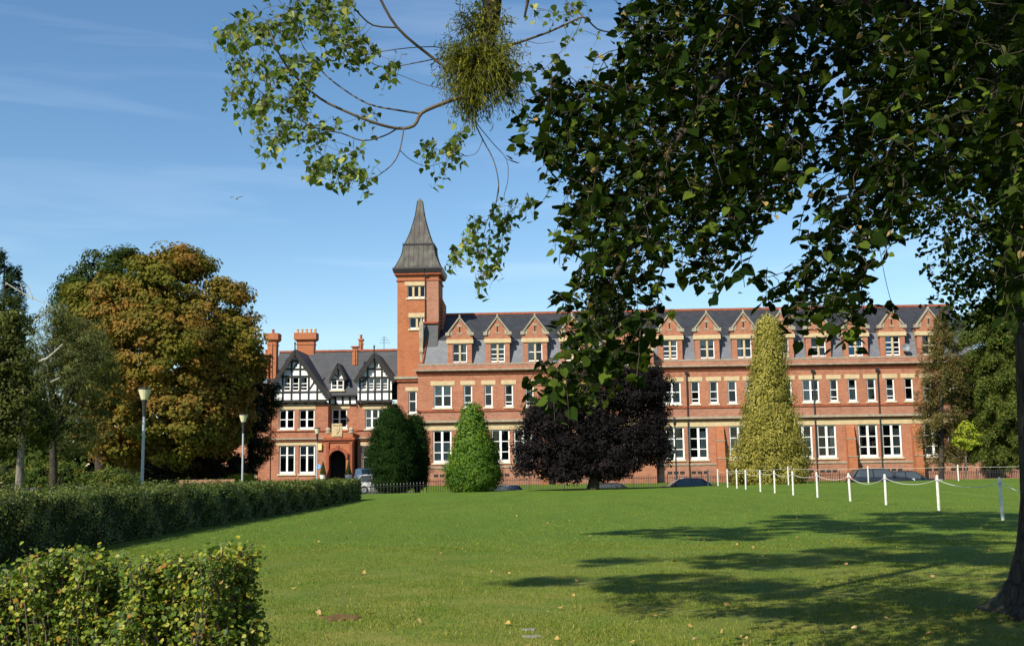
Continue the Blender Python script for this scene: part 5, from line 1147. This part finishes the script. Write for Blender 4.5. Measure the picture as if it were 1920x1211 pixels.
br([Q(745, 52, -.2), Q(700, 48, -.3), Q(672, 25, -.4), Q(650, 0, -.5), Q(600, -20, -.6)], 0.0075, .005)
br([Q(905, 150), Q(880, 175, -.05), Q(823, 197, -.1), Q(790, 213, -.15), Q(776, 236, -.2), Q(745, 241, -.2), Q(700, 230, -.3), Q(650, 210, -.35), Q(600, 185, -.4), Q(550, 140, -.5), Q(520, 95, -.6), Q(500, 40, -.6)], 0.0180, .006)
br([Q(785, 213, -.15), Q(740, 206, -.2), Q(690, 195, -.1), Q(640, 165, 0), Q(600, 130, .1), Q(560, 70, .1), Q(560, 0, .1)], 0.0083, .004)
br([Q(745, 241, -.2), Q(720, 255, -.2), Q(680, 264, -.3), Q(640, 250, -.3), Q(590, 240, -.3), Q(540, 210, -.4), Q(480, 165, -.4), Q(440, 120, -.5)], 0.0067, .003)
br([Q(757, 243, -.2), Q(750, 280, -.2), Q(738, 305, -.2), Q(715, 325, -.25), Q(690, 335, -.3), Q(620, 325, -.3)], 0.0060, .003)
br([Q(750, 282, -.2), Q(770, 300, -.1), Q(800, 312, 0), Q(830, 305, 0)], 0.0037, .002)
br([Q(870, 112), Q(830, 90, .1), Q(770, 90, .1), Q(700, 100, .1), Q(650, 115, .1)], 0.0053, .003)
br([Q(880, 175), Q(850, 170, -.1), Q(800, 160), Q(760, 145), Q(728, 133)], 0.0045, .002)
br([Q(820, 110, 0), Q(770, 120), Q(720, 127), Q(680, 110)], 0.0053, .003)
br([Q(912, 90), Q(960, 84, .1), Q(985, 76, .1), Q(1030, 60, .2), Q(1070, 42, .2), Q(1095, 33, .2), Q(1120, 55, .3), Q(1150, 62, .3)], 0.0128, .006)
br([Q(1095, 33, .2), Q(1075, 15, .2), Q(1050, -10, .2)], 0.0053, .004)
br([Q(1090, 36, .2), Q(1075, 70, .2), Q(1040, 110, .2), Q(1015, 135, .2)], 0.0037, .002)
br([Q(985, 76, .1), Q(1010, 82, .1), Q(1040, 78, .1)], 0.0037, .002)
br([Q(905, 150), Q(900, 195), Q(890, 225, .05), Q(905, 262, .1), Q(925, 300, .1), Q(935, 345, .1), Q(930, 380, .1), Q(915, 410, .1), Q(905, 450, .1), Q(900, 490, .1)], 0.0075, .002)
br([Q(890, 225), Q(900, 240, .15), Q(925, 270, .2), Q(950, 300, .2), Q(952, 340, .2), Q(945, 372, .2), Q(965, 388, .2), Q(985, 392, .2)], 0.0045, .002)
br([Q(905, 262, .1), Q(890, 290, 0), Q(850, 290, 0), Q(820, 280, 0)], 0.0030, .002)
br([Q(935, 345, .1), Q(925, 400, .05), Q(905, 420), Q(870, 470), Q(850, 480)], 0.0030, .002)
br([Q(890, 120), Q(880, 60, -.2), Q(862, 20, -.2), Q(868, -20, -.2)], 0.0045, .003); br([Q(870, 110), Q(845, 70, .2), Q(840, 40, .2)], 0.0030, .002)
br([Q(880, 215), Q(862, 250), Q(868, 268), Q(862, 235)], 0.0023, .0015)
PC = [(600, 30, 60, 40, 70), (500, 40, 55, 45, 70), (450, 110, 40, 60, 55), (520, 130, 60, 45, 80), (620, 75, 60, 45, 70), (480, 200, 35, 45, 44), (560, 210, 50, 45, 52), (620, 260, 55, 35, 42), (520, 255, 50, 30, 34), (640, 320, 55, 22, 42), (590, 315, 38, 14, 14), (700, 105, 45, 22, 30), (665, 40, 25, 40, 20),
      (690, 335, 20, 12, 8), (800, 290, 28, 20, 20), (850, 285, 25, 22, 18), (835, 320, 14, 10, 5), (880, 430, 26, 22, 22), (905, 500, 26, 24, 24), (940, 410, 20, 32, 26), (980, 390, 20, 16, 14), (860, 480, 18, 12, 12), (930, 460, 18, 30, 16), (900, 470, 20, 20, 12), (700, 215, 45, 18, 8), (720, 130, 20, 12, 9), (1015, 130, 20, 18, 8), (1060, 110, 22, 22, 8), (1070, 10, 30, 25, 14), (1020, 10, 30, 18, 8), (1100, 60, 35, 14, 6), (880, 20, 30, 25, 6), (460, 30, 30, 30, 20), (430, 60, 18, 30, 10), (560, -30, 120, 30, 40), (870, 260, 30, 20, 10)]
tips, dirs = [], []
for px, py, rx, ry, k in PC:
    cen = [(random.gauss(0, .55), random.gauss(0, .55)) for _ in range(max(2, k//6))]
    for _ in range(int(k*.82)):
        cc = random.choice(cen); ex_, ey_ = cc[0]+random.gauss(0, .2), cc[1]+random.gauss(0, .2); q = min(1.15, math.hypot(ex_, ey_)); a_ = math.atan2(ey_, ex_); tips.append(Q(px+rx*q*math.cos(a_), py+ry*q*math.sin(a_), random.uniform(-.75, .35) if px < 760 else random.uniform(-.2, .25))); dirs.append((-.35+random.gauss(0, .5), random.gauss(0, .5), -.5+random.gauss(0, .3)))
pn.attach(tips, .0016, sag=.03); pn.mesh(m, 5); 
C1, N1, T1, tw = sprays(tips, dirs, 3.4, .13, .062, .5, .25, .7)
for pts in tw: m.tube(pts, [.0014]*len(pts), 3, False)
# upper crown of the poplar, out of the picture
m.build('trunk', M_twigp, pop, smooth=True)
m = MB(); m.tube([(1.2, 9.4, 11.4), (.25, 9.1, 8.6), Q(935, -140), Q(925, -60), Q(922, 20), Q(912, 90), Q(905, 150)], [.07, .08, .09, .09, .08, .065, .05], 12); m.build('limb', M_bark, pop, smooth=True)  # darker bark than the rest of the poplar: the limb's shade put into colour
leaf_mesh('crown', C1, N1, T1, .066*RNG.uniform(.6, 1.3, len(C1)), 'poplar', ML['poplar'], pop)
C1, N1, T1, S1 = blob_leaves([(8.3, 8.8, 11, 2.6, 2.6, 3.2), (7.2, 9.5, 14.5, 2, 2, 2.4), (9.8, 8, 9, 2, 2, 2)], 9000, 260, .5, .14, inner=.4); leaf_mesh('high_crown', C1, N1, T1, S1, 'poplar', ML['poplar'], pop)

# mistletoe ball on the poplar limb
mc = P(903, 130, YP); mt = thing('mistletoe', 'large shaggy ball of mistletoe hanging on the poplar limb', 'mistletoe', mc)
m = MB(); C, Nn, T = [], [], []
for (cx, cy, rx, ry, n) in ((903, 128, 88, 96, 420), (872, 175, 52, 62, 150), (945, 160, 46, 60, 150), (850, 130, 38, 45, 90), (905, 45, 62, 40, 110), (885, 205, 45, 38, 80)):
    c = P(cx, cy, YP); kx = YP/FPX
    for _ in range(n):
        d = Vector(rand_unit(1)[0]); tip = c+Vector((d.x*rx*kx, d.y*rx*kx, d.z*ry*kx))*random.uniform(.4, 1.22)
        b_ = c.lerp(P(908, 100, YP), .35)+(tip-c)*.15; mid = b_.lerp(tip, .6)+Vector((0, 0, .05)); m.tube([b_, mid, tip], [.003, .002, .001], 3, False)
        for j in range(10):
            f = random.uniform(.35, 1.1); q_ = mid.lerp(tip, (f-.45)/.55)+Vector(rand_unit(1)[0])*.035; C.append(tuple(q_)); T.append(tuple((tip-mid).normalized()*.5+Vector((0, 0, -.8))+Vector(rand_unit(1)[0])*.6)); Nn.append(tuple(rand_unit(1)[0]))
m.build('stem', plain('mistletoe_stem', (.10, .11, .03), .8), mt)
leaf_mesh('foliage', np.array(C), np.array(Nn), np.array(T), .050*RNG.uniform(.6, 1.3, len(C)), 'blade', ML['mist'], mt)

# ------------------------------------------------------------------ white posts and their ropes
M_post = plain('post_white', (.60, .59, .54), .6, .3, .22, 7); M_rope = plain('rope_white', (.62, .60, .54), .9, .1, .15, 30)
front = [(1328, 909), (1346.5, 910.5), (1364.5, 913.3), (1382, 915.4), (1398.5, 917.3), (1426, 921.6), (1453, 924), (1487.5, 928), (1533, 932.4), (1594.5, 939.5), (1661.5, 946.3), (1760.5, 957), (1880.5, 975)]
back = [(1478.5, 906), (1628.5, 905), (1797.5, 902.5), (1985, 899)]
def post(p, label, grp, h, lean=0, ring_=False):
    t = thing('white_post', label, 'post', p, 0, grp); m = MB(); r = .045
    m.lathe((p[0], p[1], p[2]), [(r, -.3), (r, h-.03), (r*.7, h), (.01, h+.01)], 10)
    o = m.build('shaft', M_post, t, smooth=False)
    m = MB(); z = p[2]+h-.14
    m.tube([(p[0]-.02, p[1]-.06, z), (p[0]+.05, p[1]-.05, z), (p[0]+.06, p[1]+.04, z), (p[0]-.05, p[1]+.05, z), (p[0]-.06, p[1]-.04, z), (p[0]-.02, p[1]-.06, z)], .016 if not ring_ else .04, 5, False); m.build('rope_eye', M_rope, t)
    t.rotation_euler = (0, math.radians(lean), 0); return Vector((p[0], p[1], p[2]+h-.14))
ordn = ['thirteenth', 'twelfth', 'eleventh', 'tenth', 'ninth', 'eighth', 'seventh', 'sixth', 'fifth', 'fourth', 'third', 'second', 'first']
desc = {12: 'greyish shaded rope post nearest the big trunk', 11: 'white rope post standing second from the big trunk', 10: 'white rope post before the parked black cars, third from the trunk', 9: 'slightly leaning rope post with thick rope knot at its top', 8: 'white rope post fifth along from the big trunk'}
tf_, tb_ = [], []
for i, (x, y) in enumerate(front):
    p = PG(x, y); tf_.append(post(p, desc.get(i, f'white rope post in the slanting row, {ordn[i]} from the big trunk'), 'white posts of the slanting rope line', 1.13, {9: -1.2, 12: -1.0}.get(i, random.uniform(-.5, .5)), i == 9))
for i, (x, y) in enumerate(back):
    d = ray(x, y); t = 74.5/d.y; X_ = d.x*t; zz_ = lawn_z(X_, 74.5); 
    if i < 3: tb_.append(post((X_, 74.5, CAMZ+d.z*t), ['white rope post beside the golden cypress in the straight far row', 'white rope post right in front of the black cars, far row', 'white rope post beside the yellow sapling, far row'][i], 'white posts of the straight far rope line', 1.10))
    else: tb_.append(Vector((X_, 74.5, CAMZ+d.z*t+.96)))
def rope(name, label, pts, sag):
    m = MB()
    for a_, b_, s_ in zip(pts[:-1], pts[1:], sag): m.tube([a_.lerp(b_, k/10)-Vector((0, 0, s_*.8*4*(k/10)*(1-k/10))) for k in range(11)], .010, 5)
    o = m.build(name, M_rope, None, origin=pts[0]); setp(o, label, 'rope')
last = PG(2060, 1004); last = Vector((last.x, last.y, last.z+1.0))
rope('rope', 'white rope sagging from post to post along the slanting row', tf_+[last], [.05, .08, .18, .12, .22, .1, .16, .16, .2, .32, .24, .22, .35, .2])
rope('rope', 'nearly level white rope strung along the far straight row', [tf_[2]]+tb_, [.03, .10, .06, .08])

# ------------------------------------------------------------------ iron railings
def railing(label, x0, x1, Y0, Y1, zf, hgt, tips_, mat, brickbase=False, end=None):
    t = thing('iron_railings', label, 'railings', ((x0+x1)/2, (Y0+Y1)/2, zf((x0+x1)/2)))
    L_ = math.hypot(x1-x0, Y1-Y0); n = max(1, int(L_/2.6)); tipm = plain('railing_finial_'+str(int(abs(x0)*10)), tips_, .6)
    f = lambda s: (x0+(x1-x0)*s, Y0+(Y1-Y0)*s, zf(x0+(x1-x0)*s))
    for i in range(n):
        s0, s1 = i/n, (i+1)/n; m = MB(); q = MB(); k = 20; a_, b_ = Vector(f(s0)), Vector(f(s1))
        for j in range(1, k):
            p = a_.lerp(b_, j/k); m.box(p.x-.016, p.x+.016, p.y-.016, p.y+.016, p.z+.05, p.z+hgt-.02)
            q.add([(p.x-.022, p.y, p.z+hgt-.02), (p.x, p.y-.022, p.z+hgt-.02), (p.x+.022, p.y, p.z+hgt-.02), (p.x, p.y+.022, p.z+hgt-.02), (p.x, p.y, p.z+hgt+.10)], [(0, 1, 4), (1, 2, 4), (2, 3, 4), (3, 0, 4), (3, 2, 1, 0)])
        for hh_ in (.12, hgt-.14): m.tube([a_+Vector((0, 0, hh_)), b_+Vector((0, 0, hh_))], .02, 4)
        o = m.build('rail_panel', mat, t); q.build('finial', tipm, o)
        m = MB(); m.box(a_.x-.03, a_.x+.03, a_.y-.03, a_.y+.03, a_.z-.2, a_.z+hgt+.08); m.lathe((a_.x, a_.y, a_.z+hgt+.08), [(.03, 0), (.045, .04), (.02, .09)], 6); m.build('standard', mat, t)
    return t
za_, zb_ = P(740, 905.5, 80).z, 0
xa, xb = P(676, 905, 79.5).x, P(800, 905, 80.5).x
railing('near black railings with pale tips in front of the yew', xa, xb, 79.5, 80.6, lambda x: -.85+.30*(x-xa)/(xb-xa)*.4, 1.28, (.35, .35, .33), M_iron)
xr0 = P(800, 905, 86.9).x; xr1 = P(1960, 880, 86.9).x
railing('long black railings between the road and the school wing', xr0, xr1, 86.9, 86.9, lambda x: P(960+x/86.9*FPX, 893-(x/86.9*FPX+960-1060)*.0165, 86.9).z-1.28, 1.2, (.06, .06, .05), M_iron)
m = MB(); kx0, kx1 = P(1690, 900, 86.6).x, P(1960, 900, 86.6).x; zt0 = P(1800, 899, 86.6).z
m.add([(kx0, 86.7, zt0-1.2), (kx1, 86.7, zt0-1.0), (kx1, 86.7, zt0+.12), (kx0, 86.7, zt0-.05), (kx0, 87.05, zt0-1.2), (kx1, 87.05, zt0-1.0), (kx1, 87.05, zt0+.12), (kx0, 87.05, zt0-.05)], [(0, 1, 2, 3), (7, 6, 5, 4), (3, 2, 6, 7), (0, 3, 7, 4), (1, 5, 6, 2)])
o = m.build('brick_dwarf_wall', M_brick, None, origin=(kx0, 86.9, zt0-1)); setp(o, 'low brick dwarf wall under the railings at the right', 'wall')

m = MB(); ga, gb_ = P(335, 900, 71), P(440, 900, 71); zt1 = P(380, 899, 71).z; m.box(ga.x, gb_.x, 71, 71.3, -.8, zt1)
o = m.build('garden_wall', M_brickd, None, origin=(ga.x, 71, -.3)); setp(o, 'low orange brick garden wall glimpsed under the chestnut behind the hedge', 'wall')
# ------------------------------------------------------------------ lamps
M_shade = N('lamp_shade', .4, .4); M_shade.col((.62, .56, .36)); M_shade.b.inputs['Transmission Weight'].default_value = 0; M_shade = M_shade.m
def lamp(px, Y, ytop, label):
    hd = P(px, ytop, Y); x = P(px, 905, Y).x*0+hd.x; z0_ = gz(x, min(Y, 79)) if Y < 80 else -.3; t = thing('street_lamp', label, 'street lamp', (x, Y, z0_), 0, 'lamps with tapered bowl shades')
    m = MB(); zt_ = hd.z; m.lathe((x, Y, 0), [(.09, z0_-.3), (.085, z0_+.9), (.055, z0_+.95), (.05, zt_-.85), (.03, zt_-.85)], 12); m.build('pole', M_grey, t, smooth=False)
    m = MB(); m.lathe((x, Y, 0), [(.058, zt_-1.0), (.075, zt_-.6), (.10, zt_-.42), (.12, zt_-.40), (.09, zt_-.385)], 12); m.build('collar', M_iron, t)
    m = MB(); m.lathe((x, Y, 0), [(.115, zt_-.40), (.23, zt_-.02), (.225, zt_), (.02, zt_+.015)], 16); o = m.build('lamp_shade', M_shade, t)
    m = MB(); m.lathe((x, Y, 0), [(.238, zt_-.03), (.245, zt_), (.2, zt_+.03), (.02, zt_+.04)], 16); m.build('lid', M_iron, o)
lamp(271.5, 40, 728.5, 'tall lamp post with cream shade before the orange chestnut'); lamp(456.5, 60, 777, 'lamp post with cream shade between chestnut and timbered house'); lamp(595, 81, 802.5, 'lamp post with grey shade in front of the timbered house')
x, Y = P(1267, 850, 85.5).x, 85.5; zt_ = P(1264, 787, Y).z; zb2 = -.4
t = thing('lantern_post', 'slim black lamp post beside the copper beech', 'lamp post', (x, Y, zb2)); m = MB(); m.lathe((x, Y, 0), [(.10, zb2-.3), (.10, zb2+1.0), (.06, zb2+1.1), (.045, zt_-.5), (.045, zt_)], 10); m.build('pole', M_iron, t)
m = MB(); m.lathe((x, Y, 0), [(.05, zt_-.45), (.10, zt_-.4), (.15, zt_-.05), (.18, zt_-.02), (.05, zt_+.12), (.02, zt_+.22)], 10); m.build('lantern', M_iron, t)

# ------------------------------------------------------------------ cars
def carpaint(name, c, r=.25):
    m = N(name, r, .6); co = m.coord(); f = m.noise(3, co, 3); m.col(m.ramp(f, [(.3, c), (.7, tuple(min(1, v*1.15+.003) for v in c))])); m.b.inputs['Coat Weight'].default_value = .7; m.b.inputs['Coat Roughness'].default_value = .06; return m.m
M_cglass = plain('car_glass', (.05, .06, .066), .08, .7, .1); M_tyre = plain('tyre_rubber', (.02, .02, .02), .9, .1, .1); M_rim = plain('alloy_rim', (.45, .46, .47), .3, .5, .1, 6, .6)
M_red = plain('tail_red', (.55, .015, .012), .25, .5, .1); M_head = plain('headlight_clear', (.6, .62, .62), .15, .6, .1); M_plate = plain('number_plate', (.7, .55, .08), .5)
STY = {'hatch': dict(L=4.1, W=.87, belt=.92, roof=1.48, bon=.88, xs=(-2.05, -1.95, -1.2, -.55, .9, 1.65, 1.95, 2.05), cab=(-1.05, -.25, 1.35, 1.85)),
       'saloon': dict(L=4.6, W=.9, belt=.92, roof=1.43, bon=.86, cab=(-1.15, -.3, 1.15, 1.85)), 'van': dict(L=4.7, W=.93, belt=1.05, roof=1.85, bon=1.05, cab=(-1.55, -.75, 2.15, 2.32)),
       'estate': dict(L=4.6, W=.9, belt=.95, roof=1.50, bon=.9, cab=(-1.15, -.35, 1.75, 2.2))}
def car(name, label, x, y, z, rz, paint, style, cat='car'):
    s_ = STY[style]; L2 = s_['L']/2; W = s_['W']; t = thing(name, label, cat, (x, y, z), rz, 'cars parked along the road' if cat == 'car' else None); Mt = frame_of(t)
    TF = lambda a_, b_, c_: tuple(Mt @ Vector((a_, b_, c_)))
    belt, roof, bon = s_['belt'], s_['roof'], s_['bon']; c0, c1, c2, c3 = s_['cab']
    m = MB(TF); st = [(-L2, .42, .62, .80), (-L2+.12, .22, .74, .93), (-L2+.6, .2, bon-.02, .99), (c0, .2, bon+.02, 1), (c0+.5, .2, belt, 1), (0, .2, belt, 1), (c2, .2, belt+.02, 1), (L2-.35, .2, belt+.02, .98), (L2-.08, .28, belt-.04, .93), (L2, .42, belt-.2, .84)]
    if style == 'van': st[7] = (L2-.2, .2, belt+.05, .99); st[8] = (L2-.05, .26, belt, .97)
    rg_ = []
    for xx_, lo, hi, wf in st:
        w_ = W*wf; rg_.append([(xx_, -w_*.93, lo), (xx_, w_*.93, lo), (xx_, w_, lo+.18), (xx_, w_*1.01, (lo+hi)/2+.08), (xx_, w_*.95, hi-.05), (xx_, w_*.82, hi), (xx_, -w_*.82, hi), (xx_, -w_*.95, hi-.05), (xx_, -w_*1.01, (lo+hi)/2+.08), (xx_, -w_, lo+.18)])
    m.rings(rg_); body = m.build('body', paint, t, smooth=False)
    m = MB(TF); rf = W*.70; bw = W*.90
    m.rings([[(c0, -bw, belt-.03), (c0, bw, belt-.03), (c0+.02, bw*.97, belt), (c0+.02, -bw*.97, belt)], [(c1, -bw, belt-.03), (c1, bw, belt-.03), (c1, rf, roof-.03), (c1, -rf, roof-.03)], [(c2, -bw, belt-.03), (c2, bw, belt-.03), (c2, rf, roof-.04), (c2, -rf, roof-.04)], [(c3, -bw*.96, belt-.03), (c3, bw*.96, belt-.03), (c3-.04, rf*.98, belt+.1), (c3-.04, -rf*.98, belt+.1)]]); m.build('window_glass', M_cglass, t)
    m = MB(TF); m.rings([[(c1-.08, -rf*.97, roof-.05), (c1-.08, rf*.97, roof-.05), (c1-.04, rf*.9, roof-.03), (c1-.04, -rf*.9, roof-.03)], [(c1+.2, -rf-.02, roof-.05), (c1+.2, rf+.02, roof-.05), (c1+.2, rf*.86, roof+.02), (c1+.2, -rf*.86, roof+.02)], [(c2-.2, -rf-.02, roof-.06), (c2-.2, rf+.02, roof-.06), (c2-.2, rf*.86, roof+.015), (c2-.2, -rf*.86, roof+.015)], [(c2+.08, -rf*.97, roof-.09), (c2+.08, rf*.97, roof-.09), (c2+.05, rf*.9, roof-.05), (c2+.05, -rf*.9, roof-.05)]])
    for sy in (-1, 1):
        for xa_, xb_ in ((c0+.03, c1), (c3-.06, c2)): m.tube([(xa_, sy*bw*.98, belt), (xb_, sy*(rf+.01), roof-.04)], .035, 5)
        xm = (c1+c2)/2; m.tube([(xm, sy*(bw+.005), belt), (xm, sy*(rf+.01), roof-.04)], .035, 4)
    if style == 'van':
        for sy in (-1, 1):
            m.add([(c2-.55, sy*(bw+.01), belt-.02), (c3, sy*(bw*.97+.01), belt-.02), (c2+.02, sy*(rf+.015), roof-.03), (c2-.45, sy*(rf+.015), roof-.03)], [(0, 1, 2, 3)])
        for sy in (-1, 1): m.box(c3-.12, c3+.02, sy*.62-.12, sy*.62+.12, belt-.05, belt+.12)
    m.build('roof', paint, t)
    for sx in (-L2+.8, L2-.85):
        for sy in (-1, 1):
            m = MB(TF); r = .32; ya = sy*(W-.18); yb = sy*(W+.012); m.tube([(sx, ya, r), (sx, yb, r)], r, 18); o = m.build('wheel', M_tyre, t)
            m = MB(TF); m.tube([(sx, yb-.0*sy, r), (sx, yb+.012*sy, r)], .21, 12); m.build('rim', M_rim, o)
    for sy in (-1, 1):
        m = MB(TF); m.box(L2-.16, L2-.02, sy*W*.62-.14, sy*W*.62+.20*(1 if sy > 0 else 1)-.04, belt-.22, belt-.0); m.build('tail_light', M_red, t)
        m = MB(TF); m.box(-L2+.02, -L2+.2, sy*W*.66-.16, sy*W*.66+.12, .62, .78); m.build('headlight', M_head, t)
        m = MB(TF); m.box(c0+.35, c0+.52, sy*(W+.04)-.1, sy*(W+.04)+.1, belt+.0, belt+.14); m.build('wing_mirror', paint, t)
    m = MB(TF); m.box(L2-.01, L2+.012, -.26, .26, belt-.42, belt-.31); m.build('number_plate', M_plate, t)
CW = carpaint('paint_white', (.75, .76, .77)); CS = carpaint('paint_silver', (.48, .49, .50)); CG = carpaint('paint_grey', (.10, .105, .11)); CB = carpaint('paint_black', (.012, .012, .014)); CN = carpaint('paint_navy', (.016, .024, .045)); 
def cz(px, yroof, Y, h): return P(px, yroof, Y).z-h
car('parked_van', 'white tall van parked beside the porch, partly behind the yew', P(716, 888, 97).x, 97, cz(680, 877.5, 97, 1.88), math.radians(184), CW, 'van', 'van')
car('parked_car', 'silver white hatchback behind the railings left of the yew', P(707, 900, 88).x, 88.5, cz(700, 889.5, 88.5, 1.48), math.radians(195), CS, 'hatch')
car('parked_car', 'grey hatchback with red tail lamp between hornbeam and beech', P(938, 912, 82).x, 82.3, cz(940, 909.3, 82.3, 1.49), 0, CG, 'hatch')
car('parked_car', 'black car roof showing just right of the beech trunk', P(1133, 908, 82).x, 82.3, cz(1145, 904.6, 82.3, 1.45), 0, CB, 'saloon')
car('parked_car', 'dark blue saloon behind the lawn crest under the slim lamp', P(1285, 903, 82).x, 82.3, cz(1285, 895.8, 82.3, 1.45), 0, CN, 'saloon')
car('parked_car', 'black estate with red rear lamp behind the rope posts', P(1652, 890, 82).x, 82.3, cz(1650, 878.6, 82.3, 1.5), PI, CB, 'estate')
car('parked_car', 'black low saloon parked in front of the estate', P(1716, 892, 82).x+.35, 84.5, cz(1715, 882.5, 84.5, 1.43), PI, CB, 'saloon')

# ------------------------------------------------------------------ porch topiary, gull, ground litter
for px, lb in ((605.5, 'left'), (653.5, 'right')):
    p = BU(px, 897, -.9); q = F(p[0], -.9, 0); zb3 = BU(px, 901, -.9)[1]; zt3 = BU(px, 864.5, -.9)[1]; zm = BU(px, 889.5, -.9)[1]
    t = thing('topiary_cone', f'clipped cone shrub in a white pot on the {lb} of the porch arch', 'potted shrub', (q.x, q.y, zb3), 0, 'potted cones flanking the porch')
    m = MB(); m.lathe((q.x, q.y, 0), [(.24, zb3-.3), (.26, zb3), (.30, zm-.05), (.32, zm), (.26, zm-.02)], 14); m.build('pot', M_pot, t)
    n = 2600; f = RNG.random(n)**.7; an = RNG.uniform(0, 2*PI, n); r = .27*(1-.93*(1-f))*(1+.1*RNG.normal(size=n)); z = zt3-(zt3-zm)*f
    leaf_mesh('foliage', np.stack([q.x+r*np.cos(an), q.y+r*np.sin(an), z], 1), np.stack([np.cos(an), np.sin(an), .4+0*an], 1)+RNG.normal(size=(n, 3))*.4, rand_unit(n), .07, 'diamond', ML['oak'], t)
gp_ = P(444, 373, 70); m = MB(); wgs = [(-.42, .07), (-.3, .12), (-.15, .08), (0, .02), (.15, .09), (.3, .14), (.42, .09)]
for (xa_, za2), (xb_, zb4) in zip(wgs[:-1], wgs[1:]): m.add([(gp_.x+xa_, gp_.y-.09, gp_.z+za2), (gp_.x+xb_, gp_.y-.09, gp_.z+zb4), (gp_.x+xb_, gp_.y+.07, gp_.z+zb4+.01), (gp_.x+xa_, gp_.y+.07, gp_.z+za2+.01), (gp_.x+(xa_+xb_)/2, gp_.y, gp_.z+(za2+zb4)/2-.02)], [(0, 1, 2, 3), (0, 4, 1), (1, 4, 2), (2, 4, 3), (3, 4, 0)])
m.rings([[(gp_.x+.05*s_*math.cos(t), gp_.y+d_, gp_.z-.01+.05*s_*math.sin(t)) for t in np.linspace(0, 2*PI, 8, False)] for d_, s_ in ((-.26, .1), (-.2, .7), (-.05, 1.1), (.12, .8), (.26, .2))])
setp(m.build('flying_gull', plain('gull_white', (.7, .7, .7)), None, origin=gp_), 'small white gull gliding in the sky left of the tower', 'bird')
# distant trees that close the view left of the school and beyond its right end
for nm, lb, bl in (('treeline', 'dark line of far trees closing the view behind the left garden', [(-95+i*4.6+random.uniform(-2, 2), 138+random.uniform(-5, 5), 2.5, 6, 4, 7+random.uniform(-1.5, 1.5)) for i in range(21)]),
                   ('treeline', 'far dark trees beyond the right end of the school', [(56+i*6, 140+random.uniform(-4, 4), 4, 6, 4, 6+random.uniform(-1, 2)) for i in range(6)])):
    C, Nn, T, S = blob_leaves(bl, 60000, 900, 2.6, .95, inner=.5); o = leaf_mesh(nm, C, Nn, T, S, 'diamond', ML['oak'], None, origin=(bl[0][0], bl[0][1], 0)); setp(o, lb, 'trees', kind='stuff')
# mown grass blades, denser and longer close by
def blades(name, n, y0, y1, h0, h1, wd, ex=1.0, xpad=1.0, mat='blade'):
    y = y0+(y1-y0)*RNG.random(n)**ex; x = (RNG.random(n)*2-1)*(y*.4571+xpad)
    patch = np.sin(x*1.7+y*.6)*np.sin(y*1.3-x*.5)+np.sin(x*4.1+1)*np.sin(y*3.3); keep = RNG.random(n) < .55+.3*patch; x, y = x[keep], y[keep]; n = len(x)
    lz = np.array([lawn_z(a_, b_) for a_, b_ in zip(x, y)]); an = RNG.uniform(0, PI, n); h = (h0+(h1-h0)*RNG.random(n)**2.5)
    w_ = wd*RNG.uniform(.6, 1.4, n); c = np.stack([x, y, lz-.004], 1); s_ = np.stack([np.cos(an), np.sin(an), 0*an], 1)*w_[:, None]
    ln_ = RNG.normal(size=(n, 3))*.55; ln_[:, 2] = 1; ln_ = ln_/np.linalg.norm(ln_, axis=1, keepdims=True)
    V = np.stack([c-s_, c+s_, c+ln_*h[:, None]], 1).reshape(-1, 3); F_ = np.arange(n*3).reshape(-1, 3)
    o = link_mesh(name, V, F_, ML[mat], None, (0, 20, 0), rnd=np.repeat(RNG.random(n), 3)); return setp(o, kind='stuff')
setp(blades('grass_blades', 620000, 8.4, 24, .014, .060, .0036, 1.6), 'short mown grass blades of the near lawn', 'grass')
setp(blades('grass_blades', 260000, 22, 60, .02, .055, .008, 1.2), 'short mown grass blades of the middle lawn', 'grass')
n = 520; y = 9+30*RNG.random(n)**2.2; x = (RNG.random(n)*2-1)*y*.46; keep = (RNG.random(n) < np.clip((x/y+.30)*2.0, .12, 1)); x, y = x[keep], y[keep]; n = len(x)
Cc = np.stack([x, y, np.array([lawn_z(a_, b_) for a_, b_ in zip(x, y)])+.035], 1); Nn = RNG.normal(size=(n, 3))*.5+[0, 0, 1]
setp(leaf_mesh('fallen_leaves', Cc, Nn, rand_unit(n)*[1, 1, .2], .052*RNG.uniform(.5, 1.5, n), 'heart', ML['fallen'], None, origin=(0, 12, 0)), 'yellow and brown leaves scattered over the lawn', 'leaves', kind='stuff')
def patch(name, px, py, rx, ry, mat, label, cat, th=.012, n=14):
    c = PG(px, py); a_ = rx*c.y/FPX; b_ = abs(PG(px, py-ry).y-PG(px, py+ry).y)/2; r = [random.uniform(.62, 1.15) for _ in range(n)]
    m = MB(); m.rings([[(c.x+a_*q*s_*math.cos(2*PI*i/n), c.y+b_*q*s_*math.sin(2*PI*i/n), c.z+z_) for i, q in enumerate(r)] for s_, z_ in ((1.05, -.03), (1, th*.8), (.92, th))])
    o = m.build(name, mat, None, origin=c, smooth=False); return setp(o, label, cat)
M_soil = plain('red_soil', (.13, .075, .038), .95, .05, .35, 14); o = patch('bare_soil', 643, 1158, 42, 6, M_soil, None, None, .014, 26); o['kind'] = 'structure'
M_flat = plain('stone_pale', (.20, .19, .15), .8, .2, .3, 20)
patch('flat_stone', 992, 1181, 16, 1.3, M_flat, 'upper of two pale flat stones in the near lawn', 'stone', .016, 7); patch('flat_stone', 997, 1194, 19, 1.6, M_flat, 'lower pale flat stone nearest the camera in the lawn', 'stone', .016, 7)
